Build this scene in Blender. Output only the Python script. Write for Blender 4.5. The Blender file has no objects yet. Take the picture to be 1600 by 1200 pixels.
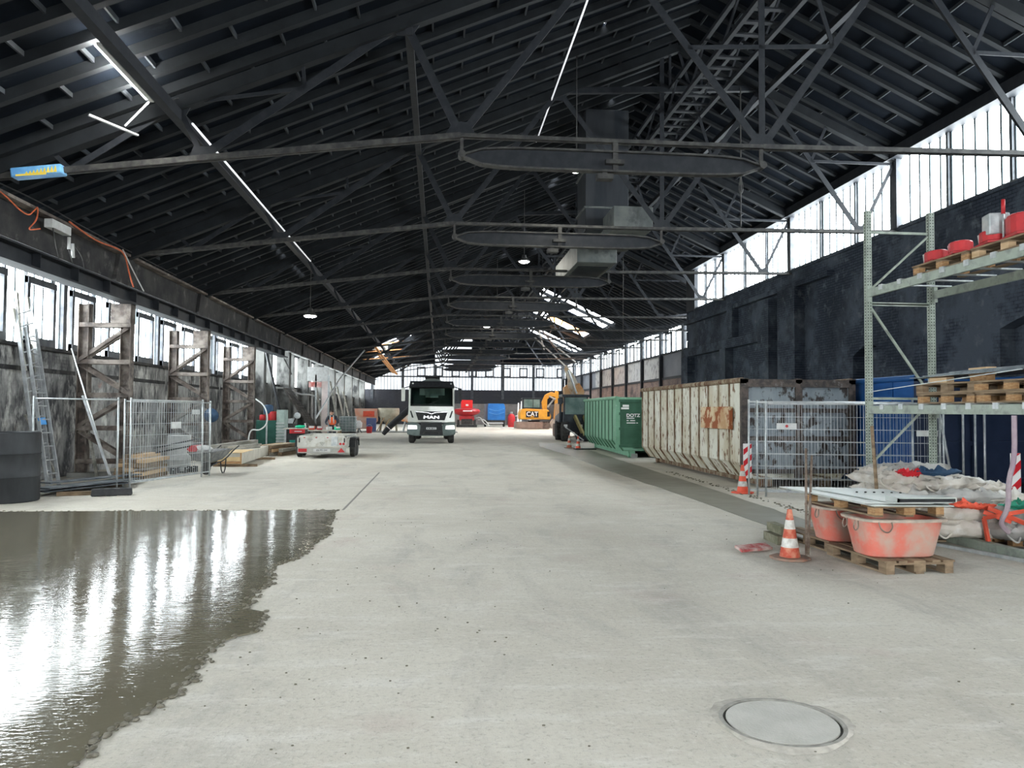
import bpy, bmesh, math, random
from mathutils import Vector, Matrix, Quaternion
random.seed(7)
S = bpy.context.scene
COL = S.collection
PI = math.pi
V = Vector

# ---------------------------------------------------------------- camera
cd = bpy.data.cameras.new('camera'); cam = bpy.data.objects.new('camera', cd); COL.objects.link(cam)
cd.sensor_fit = 'HORIZONTAL'; cd.sensor_width = 36; cd.lens = 27.0; cd.clip_end = 400; cd.clip_start = .05
cm = Matrix(((0.9955012, -0.0099550, -0.0942242), (-0.0945168, -0.0348220, -0.9949141), (0.0066233, 0.9993439, -0.0356063))).to_4x4()
cm.translation = V((0, 0, 1.75)); cam.matrix_world = cm
S.camera = cam
# ---------------------------------------------------------------- sky, exposure
S.view_settings.view_transform = 'Standard'; S.view_settings.look = 'None'
S.view_settings.gamma = 1; S.view_settings.use_curve_mapping = False
S.view_settings.exposure = 2.0
w = bpy.data.worlds.new('sky'); S.world = w; w.use_nodes = True
bg = w.node_tree.nodes['Background']; bg.inputs[0].default_value = (.90, .96, 1, 1); bg.inputs[1].default_value = 5.5
# daylight of the open gate behind the camera and of the roof lights, as soft area lights
def area(name, loc, rot, sx, sy, power, col=(.9, .96, 1)):
    l = bpy.data.lights.new(name, 'AREA'); l.shape = 'RECTANGLE'; l.size = sx; l.size_y = sy; l.energy = power; l.color = col
    o = bpy.data.objects.new(name, l); COL.objects.link(o); o.location = loc; o.rotation_euler = rot
    return o
area('gate_daylight', (1.5, -5.6, 2.6), (math.radians(86), 0, 0), 5, 4, 120, (1, .98, .94))

# ---------------------------------------------------------------- materials
MATS = {}
def mat(name, c1, c2=None, rough=.7, metal=0, scale=3, bump=0, bscale=None, lo=.4, hi=.62, spec=.3, stretch=(1, 1, 1), c3=None, s3=1.2, lo3=.5, hi3=.66, emit=0, detail=6, wave=None, coat=0):
    m = bpy.data.materials.new(name); m.use_nodes = True; nt = m.node_tree; N = nt.nodes; L = nt.links
    b = N['Principled BSDF']; b.inputs['Roughness'].default_value = rough; b.inputs['Metallic'].default_value = metal
    b.inputs['Specular IOR Level'].default_value = spec; b.inputs['Coat Weight'].default_value = coat
    tc = N.new('ShaderNodeTexCoord'); mp = N.new('ShaderNodeMapping'); mp.inputs['Scale'].default_value = stretch
    L.new(tc.outputs['Object'], mp.inputs['Vector']); vec = mp.outputs['Vector']
    def ramp(sc, lo, hi, det=detail):
        n = N.new('ShaderNodeTexNoise'); n.inputs['Scale'].default_value = sc; n.inputs['Detail'].default_value = det; n.inputs['Roughness'].default_value = .6
        L.new(vec, n.inputs['Vector']); r = N.new('ShaderNodeMapRange'); r.inputs[1].default_value = lo; r.inputs[2].default_value = hi
        L.new(n.outputs['Fac'], r.inputs[0]); return r.outputs[0]
    col = None
    if c2 is None: b.inputs['Base Color'].default_value = (*c1, 1)
    else:
        mx = N.new('ShaderNodeMix'); mx.data_type = 'RGBA'; mx.inputs[6].default_value = (*c1, 1); mx.inputs[7].default_value = (*c2, 1)
        L.new(ramp(scale, lo, hi), mx.inputs[0]); col = mx.outputs[2]
        if c3 is not None:
            m2 = N.new('ShaderNodeMix'); m2.data_type = 'RGBA'; L.new(col, m2.inputs[6]); m2.inputs[7].default_value = (*c3, 1)
            L.new(ramp(s3, lo3, hi3), m2.inputs[0]); col = m2.outputs[2]
        L.new(col, b.inputs['Base Color'])
    if emit:
        b.inputs['Emission Strength'].default_value = emit
        if col is not None: L.new(col, b.inputs['Emission Color'])
        else: b.inputs['Emission Color'].default_value = (*c1, 1)
    if bump:
        n = N.new('ShaderNodeTexNoise'); n.inputs['Scale'].default_value = bscale or scale * 3; n.inputs['Detail'].default_value = 5
        L.new(vec, n.inputs['Vector']); bp = N.new('ShaderNodeBump'); bp.inputs['Strength'].default_value = bump; bp.inputs['Distance'].default_value = .02
        L.new(n.outputs['Fac'], bp.inputs['Height']); L.new(bp.outputs[0], b.inputs['Normal'])
    MATS[name] = m; m.diffuse_color = (*c1, 1)
    return m

# floor: pale dusty concrete with stains and small specks
def floor_mat():
    m = bpy.data.materials.new('dusty_concrete'); m.use_nodes = True; nt = m.node_tree; N = nt.nodes; L = nt.links; b = N['Principled BSDF']
    tc = N.new('ShaderNodeTexCoord'); P = tc.outputs['Object']
    def noise(sc, det=8, ro=.6, st=None, dist=0):
        n = N.new('ShaderNodeTexNoise'); n.inputs['Scale'].default_value = sc; n.inputs['Detail'].default_value = det; n.inputs['Roughness'].default_value = ro; n.inputs['Distortion'].default_value = dist
        v = P
        if st:
            mp = N.new('ShaderNodeMapping'); mp.inputs['Scale'].default_value = st; mp.inputs['Rotation'].default_value = (0, 0, .35); L.new(P, mp.inputs['Vector']); v = mp.outputs[0]
        L.new(v, n.inputs['Vector']); return n.outputs['Fac']
    def rng(f, a, bb, c=0, d=1):
        r = N.new('ShaderNodeMapRange'); r.inputs[1].default_value = a; r.inputs[2].default_value = bb; r.inputs[3].default_value = c; r.inputs[4].default_value = d
        L.new(f, r.inputs[0]); return r.outputs[0]
    def mix(a, bb, f):
        x = N.new('ShaderNodeMix'); x.data_type = 'RGBA'
        for i, q in ((6, a), (7, bb)):
            if isinstance(q, tuple): x.inputs[i].default_value = (*q, 1)
            else: L.new(q, x.inputs[i])
        L.new(f, x.inputs[0]); return x.outputs[2]
    c = mix((.46, .43, .365), (.555, .525, .455), rng(noise(.35), .35, .65))
    c = mix(c, (.335, .32, .285), rng(noise(1.1, 9, .7, (1, .35, 1), .6), .50, .70, 0, .75))
    c = mix(c, (.62, .60, .55), rng(noise(2.3, 8, .7, (.5, 1.6, 1)), .52, .70, 0, .7))
    c = mix(c, (.36, .34, .29), rng(noise(7, 9, .75, (.35, 1.5, 1)), .56, .72, 0, .6))
    c = mix(c, (.43, .35, .31), rng(noise(.9, 5, .6, (1, 1, 1.5)), .58, .72, 0, .5))
    c = mix(c, (.13, .115, .095), rng(noise(5.5, 10, .75), .66, .71, 0, .85))
    c = mix(c, (.25, .235, .20), rng(noise(26, 6, .8), .52, .66, 0, .6))
    c = mix(c, (.66, .64, .59), rng(noise(17, 6, .8, (.6, 1, 1)), .54, .68, 0, .5))
    L.new(c, b.inputs['Base Color']); b.inputs['Roughness'].default_value = .82; b.inputs['Specular IOR Level'].default_value = .25
    n = noise(26, 10, .75); bp = N.new('ShaderNodeBump'); bp.inputs['Strength'].default_value = .45; bp.inputs['Distance'].default_value = .02
    L.new(n, bp.inputs['Height'])
    bp2 = N.new('ShaderNodeBump'); bp2.inputs['Strength'].default_value = .35; bp2.inputs['Distance'].default_value = .05
    L.new(noise(4, 6, .6, (1, .5, 1)), bp2.inputs['Height']); L.new(bp.outputs[0], bp2.inputs['Normal']); L.new(bp2.outputs[0], b.inputs['Normal'])
    return m
M_floor = floor_mat()
def wet_mat(name, c1, c2, r0, r1, strength, ripple=9):
    m = bpy.data.materials.new(name); m.use_nodes = True; nt = m.node_tree; N = nt.nodes; L = nt.links; b = N['Principled BSDF']
    tc = N.new('ShaderNodeTexCoord')
    def noise(sc, det, st, rot=0):
        mp = N.new('ShaderNodeMapping'); mp.inputs['Scale'].default_value = st; mp.inputs['Rotation'].default_value = (0, 0, rot); L.new(tc.outputs['Object'], mp.inputs['Vector'])
        n = N.new('ShaderNodeTexNoise'); n.inputs['Scale'].default_value = sc; n.inputs['Detail'].default_value = det; L.new(mp.outputs[0], n.inputs['Vector']); return n.outputs['Fac']
    x = N.new('ShaderNodeMix'); x.data_type = 'RGBA'; x.inputs[6].default_value = (*c1, 1); x.inputs[7].default_value = (*c2, 1)
    L.new(noise(1.1, 6, (1, 1, 1)), x.inputs[0]); L.new(x.outputs[2], b.inputs['Base Color'])
    r = N.new('ShaderNodeMapRange'); r.inputs[1].default_value = .35; r.inputs[2].default_value = .7; r.inputs[3].default_value = r0; r.inputs[4].default_value = r1
    L.new(noise(2.2, 5, (1, 1, 1)), r.inputs[0]); L.new(r.outputs[0], b.inputs['Roughness']); b.inputs['Specular IOR Level'].default_value = .5
    p1 = N.new('ShaderNodeBump'); p1.inputs['Strength'].default_value = strength; p1.inputs['Distance'].default_value = .0045; L.new(noise(ripple, 3, (.9, 2.4, 1), -.35), p1.inputs['Height'])
    p2 = N.new('ShaderNodeBump'); p2.inputs['Strength'].default_value = strength * .75; p2.inputs['Distance'].default_value = .018; L.new(noise(1.6, 2, (1, 1.2, 1), .3), p2.inputs['Height'])
    L.new(p1.outputs[0], p2.inputs['Normal']); L.new(p2.outputs[0], b.inputs['Normal'])
    return m
M_wet = wet_mat('wet_concrete', (.115, .103, .072), (.165, .15, .108), .03, .10, .33, 15)
M_damp = wet_mat('damp_concrete', (.17, .165, .13), (.23, .22, .18), .5, .62, .2, 14)

def brick_mat(name, c1, c2, mortar, plaster=None, lo=.5, hi=.6, rough=.85, sc=3.2, soot=None, ax='yz'):
    m = bpy.data.materials.new(name); m.use_nodes = True; nt = m.node_tree; N = nt.nodes; L = nt.links; b = N['Principled BSDF']
    tc = N.new('ShaderNodeTexCoord'); sp = N.new('ShaderNodeSeparateXYZ'); L.new(tc.outputs['Object'], sp.inputs[0]); cb = N.new('ShaderNodeCombineXYZ')
    L.new(sp.outputs[1 if ax == 'yz' else 0], cb.inputs[0]); L.new(sp.outputs[2], cb.inputs[1])
    br = N.new('ShaderNodeTexBrick'); br.inputs['Color1'].default_value = (*c1, 1); br.inputs['Color2'].default_value = (*c2, 1); br.inputs['Mortar'].default_value = (*mortar, 1)
    br.inputs['Scale'].default_value = 1; br.inputs['Brick Width'].default_value = .26; br.inputs['Row Height'].default_value = .085; br.inputs['Mortar Size'].default_value = .009
    L.new(cb.outputs[0], br.inputs['Vector']); col = br.outputs['Color']
    def mixn(col, c, s, lo, hi, st=(1, 1, 1), mxv=1):
        mp = N.new('ShaderNodeMapping'); mp.inputs['Scale'].default_value = st; L.new(tc.outputs['Object'], mp.inputs['Vector'])
        n = N.new('ShaderNodeTexNoise'); n.inputs['Scale'].default_value = s; n.inputs['Detail'].default_value = 9; n.inputs['Roughness'].default_value = .65; L.new(mp.outputs[0], n.inputs['Vector'])
        r = N.new('ShaderNodeMapRange'); r.inputs[1].default_value = lo; r.inputs[2].default_value = hi; r.inputs[4].default_value = mxv; L.new(n.outputs['Fac'], r.inputs[0])
        x = N.new('ShaderNodeMix'); x.data_type = 'RGBA'; L.new(col, x.inputs[6]); x.inputs[7].default_value = (*c, 1); L.new(r.outputs[0], x.inputs[0]); return x.outputs[2]
    if plaster: col = mixn(col, plaster, .55, lo, hi)
    if soot:
        for c, s, a, bb, st, mv in soot: col = mixn(col, c, s, a, bb, st, mv)
    L.new(col, b.inputs['Base Color']); b.inputs['Roughness'].default_value = rough; b.inputs['Specular IOR Level'].default_value = .2
    n = N.new('ShaderNodeTexNoise'); n.inputs['Scale'].default_value = 9; n.inputs['Detail'].default_value = 8; L.new(tc.outputs['Object'], n.inputs['Vector'])
    bp = N.new('ShaderNodeBump'); bp.inputs['Strength'].default_value = .5; bp.inputs['Distance'].default_value = .04; L.new(n.outputs['Fac'], bp.inputs['Height'])
    b2 = N.new('ShaderNodeBump'); b2.inputs['Strength'].default_value = .6; b2.inputs['Distance'].default_value = .02; b2.invert = True; L.new(br.outputs['Fac'], b2.inputs['Height'])
    L.new(bp.outputs[0], b2.inputs['Normal']); L.new(b2.outputs[0], b.inputs['Normal'])
    return m
M_wallL = brick_mat('sooty_plaster_left', (.09, .09, .09), (.15, .148, .145), (.05, .05, .05), (.27, .268, .26), .36, .5,
    soot=[((.035, .036, .04), .9, .44, .60, (1, 1.3, .6), .95), ((.52, .51, .48), 1.8, .50, .64, (1, 1.3, .7), .8), ((.03, .03, .035), 3.4, .54, .64, (1, 1.7, .5), .65), ((.32, .17, .14), 1.1, .66, .72, (1, 1, 1.2), .5)])
M_wallR = brick_mat('sooty_brick_right_hazed', (.026, .034, .050), (.042, .052, .070), (.008, .011, .017), (.060, .072, .090), .46, .56,
    soot=[((.010, .013, .019), .6, .50, .68, (1, .6, .5), .8), ((.15, .165, .175), 2.6, .56, .74, (1, 1, 1), .6)])  # sooty brick, with the blue of the lens haze mixed into its colours
M_wallE = brick_mat('sooty_brick_end', (.05, .052, .058), (.075, .075, .08), (.025, .025, .03), (.05, .05, .06), .4, .6, ax='xz')
M_wallE2 = brick_mat('pale_mottled_end', (.20, .18, .175), (.28, .25, .235), (.12, .11, .11), (.30, .27, .26), .4, .6, ax='xz', soot=[((.12, .11, .11), 2.5, .55, .7, (1, 1, 1), .8)])
M_wallF = brick_mat('red_brown_brick', (.17, .12, .105), (.23, .165, .14), (.07, .06, .06), (.15, .13, .12), .5, .7, soot=[((.03, .03, .035), .8, .5, .66, (1, 1, 1), .8)])
M_roof = mat('sooty_roof_slabs_hazed', (.0025, .0038, .006), (.005, .0075, .012), .95, scale=1.2, stretch=(.25, 1, 1), c3=(.022, .026, .03), s3=1.6, lo3=.66, hi3=.8, bump=.4, spec=.08)  # soot-dark slabs; blue cast of the lens flare put into the colour
M_purlin = mat('sooty_purlin', (.003, .0043, .006), (.007, .009, .0115), .8, scale=2, stretch=(1, .2, 1), spec=.3)
M_steel = mat('sooty_steel', (.007, .009, .013), (.015, .017, .021), .65, scale=4, spec=.3)
M_steel2 = mat('dusty_steel', (.022, .022, .023), (.055, .054, .05), .65, scale=5, spec=.3)
M_rustst = mat('rusty_column_steel', (.06, .05, .046), (.12, .095, .08), .7, scale=5, c3=(.24, .21, .185), s3=2, lo3=.48, hi3=.62)
M_conc = mat('grey_concrete', (.20, .20, .19), (.30, .30, .285), .85, scale=2, bump=.3, c3=(.08, .08, .08), s3=1.5, lo3=.55, hi3=.7)
M_darkconc = mat('sooty_concrete', (.02, .02, .022), (.05, .048, .046), .85, scale=1.4, bump=.4, c3=(.16, .15, .14), s3=2.2, lo3=.58, hi3=.75)
M_glass = mat('profiled_glass', (.90, .97, 1.0), (.70, .80, .86), .3, scale=.9, lo=.45, hi=.8, stretch=(1, 3, .5), emit=6.2)
M_glassF = mat('profiled_glass_far', (.90, .97, 1.0), (.70, .80, .86), .3, scale=.9, lo=.45, hi=.8, stretch=(1, 3, .5), emit=3)
M_glassE = mat('profiled_glass_end', (.90, .95, 1.0), (.68, .75, .84), .3, scale=.8, lo=.45, hi=.8, stretch=(3, 1, .5), emit=.36)
M_panel = mat('frosted_panel', (.36, .36, .35), (.22, .23, .24), .5, scale=.15, lo=.45, hi=.6, c3=(.12, .12, .12), s3=2)
M_paneldk = mat('dark_frosted_panel', (.14, .15, .165), (.09, .10, .12), .5, scale=.6)  # darker, bluer tone of the frosted panel
M_frame = mat('grey_window_steel', (.05, .055, .065), (.10, .105, .11), .55, scale=3)
M_rib = mat('glass_joint', (.10, .13, .14), (.06, .075, .085), .6, scale=5)

# ---------------------------------------------------------------- mesh helpers
class MB:
    def __init__(s): s.v = []; s.f = []; s.sm = []
    def add(s, vs, fs, sm=False):
        n = len(s.v); s.v += [tuple(x) for x in vs]; s.f += [tuple(i + n for i in f) for f in fs]; s.sm += [sm] * len(fs); return s
    def hexa(s, p):  # 8 points: bottom 4 ccw, top 4 ccw
        return s.add(p, [(3, 2, 1, 0), (4, 5, 6, 7), (0, 1, 5, 4), (1, 2, 6, 5), (2, 3, 7, 6), (3, 0, 4, 7)])
    def box(s, x0, x1, y0, y1, z0, z1):
        return s.hexa([(x0, y0, z0), (x1, y0, z0), (x1, y1, z0), (x0, y1, z0), (x0, y0, z1), (x1, y0, z1), (x1, y1, z1), (x0, y1, z1)])
    def cbox(s, c, d, rz=0, rx=0, ry=0):
        R = Matrix.Rotation(rz, 3, 'Z') @ Matrix.Rotation(ry, 3, 'Y') @ Matrix.Rotation(rx, 3, 'X'); c = V(c)
        p = [c + R @ V((a * d[0] / 2, b * d[1] / 2, e * d[2] / 2)) for e in (-1, 1) for a, b in ((-1, -1), (1, -1), (1, 1), (-1, 1))]
        return s.hexa(p)
    def bar(s, p, q, w, h, up=(0, 0, 1)):
        p = V(p); q = V(q); d = (q - p).normalized(); up = V(up)
        if abs(d.dot(up)) > .97: up = V((0, 1, 0)) if abs(d.y) < .9 else V((1, 0, 0))
        x = d.cross(up).normalized(); u = x.cross(d).normalized()
        r = []
        for a in (p, q):
            for i, j in ((-1, -1), (1, -1), (1, 1), (-1, 1)): r.append(a + x * (i * w / 2) + u * (j * h / 2))
        return s.add(r, [(0, 1, 2, 3), (7, 6, 5, 4), (0, 4, 5, 1), (1, 5, 6, 2), (2, 6, 7, 3), (3, 7, 4, 0)])
    def angle(s, p, q, w, t=.012, up=(0, 0, 1)):  # two-leaf angle section: a T of two thin plates
        s.bar(p, q, w, t, up); p = V(p); q = V(q); d = (q - p).normalized(); u = V(up)
        if abs(d.dot(u)) > .97: u = V((0, 1, 0)) if abs(d.y) < .9 else V((1, 0, 0))
        x = d.cross(u).normalized(); u = x.cross(d).normalized()
        return s.bar(p + u * w * .42, q + u * w * .42, t, w * .85, up)
    def cyl(s, p, q, r, n=12, r2=None, caps=True):
        p = V(p); q = V(q); d = (q - p).normalized(); a = V((0, 0, 1)) if abs(d.z) < .9 else V((1, 0, 0)); x = d.cross(a).normalized(); y = d.cross(x); r2 = r if r2 is None else r2
        vs = [p + (x * math.cos(2 * PI * i / n) + y * math.sin(2 * PI * i / n)) * r for i in range(n)] + [q + (x * math.cos(2 * PI * i / n) + y * math.sin(2 * PI * i / n)) * r2 for i in range(n)]
        s.add(vs, [(i, i + n, (i + 1) % n + n, (i + 1) % n) for i in range(n)], True)
        if caps: s.add(vs[:n], [tuple(range(n))]); s.add(vs[n:], [tuple(reversed(range(n)))])
        return s
    def tube(s, pts, r, n=6, smooth=0, closed=False):
        pts = [V(p) for p in pts]
        for _ in range(smooth):
            o = [pts[0]]
            for a, b in zip(pts, pts[1:]): o += [a.lerp(b, .25), a.lerp(b, .75)]
            pts = o + [pts[-1]]
        rings = []; x = None
        for i, p in enumerate(pts):
            d = (pts[min(i + 1, len(pts) - 1)] - pts[max(i - 1, 0)])
            if d.length < 1e-6: d = V((0, 0, 1))
            d.normalize()
            if x is None: x = d.orthogonal().normalized()
            x = (x - d * x.dot(d));
            if x.length < 1e-5: x = d.orthogonal()
            x.normalize(); y = d.cross(x); rr = r[i] if isinstance(r, (list, tuple)) and i < len(r) else (r if not isinstance(r, (list, tuple)) else r[-1])
            rings.append([p + (x * math.cos(2 * PI * k / n) + y * math.sin(2 * PI * k / n)) * rr for k in range(n)])
        vs = [v for g in rings for v in g]; fs = []
        for i in range(len(rings) - 1):
            for k in range(n): fs.append((i * n + k, i * n + (k + 1) % n, (i + 1) * n + (k + 1) % n, (i + 1) * n + k))
        s.add(vs, fs, True); s.add(rings[0], [tuple(reversed(range(n)))]); s.add(rings[-1], [tuple(range(n))]); return s
    def prism(s, poly, f0, f1):  # poly list of 2d, f0/f1 map 2d->3d for both ends
        n = len(poly); vs = [f0(*p) for p in poly] + [f1(*p) for p in poly]
        return s.add(vs, [tuple(reversed(range(n))), tuple(range(n, 2 * n))] + [(i, (i + 1) % n, (i + 1) % n + n, i + n) for i in range(n)])
    def prx(s, poly, x0, x1): return s.prism(poly, lambda a, b: (x0, a, b), lambda a, b: (x1, a, b))   # poly (y,z)
    def pry(s, poly, y0, y1): return s.prism(poly, lambda a, b: (a, y0, b), lambda a, b: (a, y1, b))   # poly (x,z)
    def prz(s, poly, z0, z1): return s.prism(poly, lambda a, b: (a, b, z0), lambda a, b: (a, b, z1))
    def lathe(s, prof, c=(0, 0, 0), n=20, axis='z'):
        vs = []; fs = []; c = V(c)
        for r, z in prof:
            for k in range(n):
                a = 2 * PI * k / n; p = (r * math.cos(a), r * math.sin(a), z)
                if axis == 'x': p = (p[2], p[0], p[1])
                if axis == 'y': p = (p[0], p[2], p[1])
                vs.append(c + V(p))
        for i in range(len(prof) - 1):
            for k in range(n): fs.append((i * n + k, i * n + (k + 1) % n, (i + 1) * n + (k + 1) % n, (i + 1) * n + k))
        s.add(vs, fs, True); m = len(prof)
        s.add(vs[:n], [tuple(reversed(range(n)))]); s.add(vs[(m - 1) * n:], [tuple(range(n))]); return s
    def loft(s, rings, caps=True, sm=True):
        n = len(rings[0]); vs = [v for g in rings for v in g]
        s.add(vs, [(i * n + k, i * n + (k + 1) % n, (i + 1) * n + (k + 1) % n, (i + 1) * n + k) for i in range(len(rings) - 1) for k in range(n)], sm)
        if caps: s.add(rings[0], [tuple(reversed(range(n)))]); s.add(rings[-1], [tuple(range(n))])
        return s
    def ball(s, c, r, n=12, m=8, sc=(1, 1, 1)):
        c = V(c); return s.loft([[c + V((r * sc[0] * math.sin(PI * j / m) * math.cos(2 * PI * k / n), r * sc[1] * math.sin(PI * j / m) * math.sin(2 * PI * k / n), -r * sc[2] * math.cos(PI * j / m))) for k in range(n)] for j in range(m + 1)], False)
    def xf(s, M):
        s.v = [tuple(M @ V(p)) for p in s.v]; return s

def B(mb, name, m, parent=None, world=False, bevel=0, smooth=None, sub=0, label=None):
    me = bpy.data.meshes.new(name); vs = mb.v
    if world and parent is not None:
        o = parent; off = V((0, 0, 0))
        while o is not None: off += o.location; o = o.parent
        vs = [tuple(V(p) - off) for p in vs]
    me.from_pydata(vs, [], mb.f); me.polygons.foreach_set('use_smooth', mb.sm if smooth is None else [smooth] * len(mb.f))
    bm = bmesh.new(); bm.from_mesh(me); bmesh.ops.remove_doubles(bm, verts=bm.verts, dist=1e-5)
    if not mb.__dict__.get('open'): bmesh.ops.recalc_face_normals(bm, faces=bm.faces)
    for e in bm.edges:
        if len(e.link_faces) == 2 and e.calc_face_angle(0) > .7: e.smooth = False
    bm.to_mesh(me); bm.free(); me.update()
    me.materials.append(m if not isinstance(m, str) else MATS[m]); ob = bpy.data.objects.new(name, me); COL.objects.link(ob)
    if parent is not None: ob.parent = parent
    if bevel:
        md = ob.modifiers.new('bevel', 'BEVEL'); md.width = bevel; md.segments = 2; md.limit_method = 'ANGLE'; md.angle_limit = .6
    if sub:
        md = ob.modifiers.new('sub', 'SUBSURF'); md.levels = md.render_levels = sub
    if label: ob['label'] = label
    return ob
def BL(mb, name, m, parent=None, world=False, **k):
    par = list(range(len(mb.v)))
    def find(i):
        while par[i] != i: par[i] = par[par[i]]; i = par[i]
        return i
    for f in mb.f:
        for q in f[1:]: par[find(q)] = find(f[0])
    g = {}
    for f, s in zip(mb.f, mb.sm): g.setdefault(find(f[0]), []).append((f, s))
    out = []
    for fs in g.values():
        ids = sorted({i for f, _ in fs for i in f}); mp = {i: j for j, i in enumerate(ids)}; q = MB(); q.v = [mb.v[i] for i in ids]; q.f = [tuple(mp[i] for i in f) for f, _ in fs]; q.sm = [s for _, s in fs]
        out.append(B(q, name, m, parent, world, **k))
    return out
def thing(name, label, cat, loc=(0, 0, 0), rz=0, group=None):
    o = bpy.data.objects.new(name, None); COL.objects.link(o); o.location = loc; o.rotation_euler = (0, 0, rz); o.empty_display_size = .1
    o['label'] = label; o['category'] = cat
    if group: o['group'] = group
    return o
def tag(o, label, cat, group=None, kind=None):
    o['label'] = label; o['category'] = cat
    if group: o['group'] = group
    if kind: o['kind'] = kind
    return o
def struct(name, mb, m, label=None):
    o = B(mb, name, m) if mb is not None else bpy.data.objects.new(name, None)
    if mb is None: COL.objects.link(o)
    o['kind'] = 'structure'
    if label: o['label'] = label
    return o
def dup(root, loc, rz=None, label=None, group=None):
    r = root.copy(); COL.objects.link(r); r.location = loc
    if rz is not None: r.rotation_euler = (0, 0, rz)
    if label: r['label'] = label
    if group: r['group'] = group
    for ch in list(root.children):
        c = ch.copy(); COL.objects.link(c); c.parent = r
        for g in list(ch.children):
            d = g.copy(); COL.objects.link(d); d.parent = c
    return r
def text(s, size, m, parent, loc, rot, name='lettering', ext=.004, cond=1, bold=0, align='CENTER'):
    cu = bpy.data.curves.new(name, 'FONT'); cu.body = s; cu.size = size; cu.extrude = ext; cu.align_x = align; cu.align_y = 'CENTER'; cu.offset = bold; cu.space_line = 1.0
    tmp = bpy.data.objects.new('tmp', cu); COL.objects.link(tmp); bpy.context.view_layer.update(); me = bpy.data.meshes.new_from_object(tmp.evaluated_get(bpy.context.evaluated_depsgraph_get())); bpy.data.objects.remove(tmp)
    me.name = name; me.materials.clear(); me.materials.append(m); o = bpy.data.objects.new(name, me); COL.objects.link(o); o.location = loc; o.rotation_euler = rot; o.scale = (cond, 1, 1)
    if parent is not None: o.parent = parent
    return o

# ---------------------------------------------------------------- geometry of the hall (metres; y runs along the hall)
XL, XN, XF, YS, YE = -9.7, 13.0, 16.4, 39.2, 100.0
ZF = lambda x: 9.5 + .43 * x        # left roof slope
ZR = lambda x: 15.4 - .465 * x      # right roof slope
XRI = 5.9 / .895; ZRI = ZF(XRI)
TY = [14.05 + 6.65 * k for k in range(12)]
ZE = 7.8                            # eave of the hipped end
YH = YE - (ZRI - ZE) / .45

fl = MB().add([(-10, -7, 0), (17, -7, 0), (17, YE + .2, 0), (-10, YE + .2, 0), (-10, -7, -.3), (17, -7, -.3), (17, YE + .2, -.3), (-10, YE + .2, -.3)], [(0, 1, 2, 3), (7, 6, 5, 4), (0, 4, 5, 1), (1, 5, 6, 2), (2, 6, 7, 3), (3, 7, 4, 0)])
struct('floor', fl, M_floor)

# ---- left wall, windows
struct('wall_left', MB().box(XL - .35, XL + .1, -6, YE, 0, 3.22).box(XL - .35, XL, -6, YE, 5.28, 5.4), M_wallL)
led = MB().box(XL, XL + .22, -6, YE, 3.16, 3.24)
y = -5
while y < 40: led.box(XL + .1, XL + .14, y, y + 6.3, 2.62, 2.72); y += 6.65
struct('trim_1', led, M_darkconc)
kk = 0
def win_left(n, y0, y1, far):
    g = B(MB().box(XL - .06, XL - .02, y0, y1, 3.24, 5.3), 'window_%d' % n, M_glassF if far else M_glass); g['kind'] = 'structure'
    ribs = MB(); k = y0 + .25
    while k < y1: ribs.box(XL - .02, XL + .005, k - .026, k + .026, 3.24, 5.3); k += .42
    B(ribs, 'glass_joint', M_rib, g)
    fr = MB().box(XL - .02, XL + .1, y0, y0 + .1, 3.24, 5.3).box(XL - .02, XL + .1, y1 - .1, y1, 3.24, 5.3)
    B(fr, 'window_frame', M_frame, g)
    if not far:
        p = (y1 - y0) / 3
        for i in range(3):
            a = y0 + i * p + .42; b = a + 1.36; c = MB()
            c.box(XL - .03, XL + .08, a, a + .13, 3.24, 4.85).box(XL - .03, XL + .08, b - .13, b, 3.24, 4.85).box(XL - .03, XL + .09, a, b, 3.24, 3.44).box(XL - .03, XL + .09, a, b, 4.70, 4.86)
            c.box(XL - .02, XL + .04, a, a + .05, 4.85, 5.3).box(XL - .02, XL + .04, b - .05, b, 4.85, 5.3)
            B(c, 'casement_frame', M_frame, g)
    else:
        c = MB()
        if random.random() < .7:
            a = y0 + random.uniform(.8, 1.2); c.box(XL - .03, XL + .08, a, a + .1, 3.24, 4.85).box(XL - .03, XL + .08, a + 1.5, a + 1.6, 3.24, 4.85).box(XL - .03, XL + .08, a, a + 1.6, 4.7, 4.8)
            B(c, 'casement_frame', M_frame, g)
n = 1; ys = [14.05 - 6.65 * 3 + 6.65 * i for i in range(17)]
for y0 in ys:
    y1 = min(y0 + 6.65, YE)
    if y1 > y0: win_left(n, max(y0, -6), y1, y0 > 38); n += 1
# ---- concrete pilasters of the rear half, standing against the left wall
c = MB()
for k, y0 in enumerate([40.6 + 6.65 * i for i in range(9)]):
    c.box(XL, -8.95, y0 - .3, y0 + .3, 0, 5.4)
    c.box(XL, -9.3, y0 + 3.1, y0 + 3.4, 0, 5.4)
struct('trim_2', c, mat('pillar_concrete', (.11, .11, .105), (.19, .19, .18), .85, scale=1.3, bump=.3, stretch=(1, 1, .5), c3=(.03, .03, .03), s3=1.2, lo3=.5, hi3=.62))
c = MB().box(-9.1, -8.75, 34, YE, 5.2, 5.5); struct('trim_3', c, M_conc)
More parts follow.
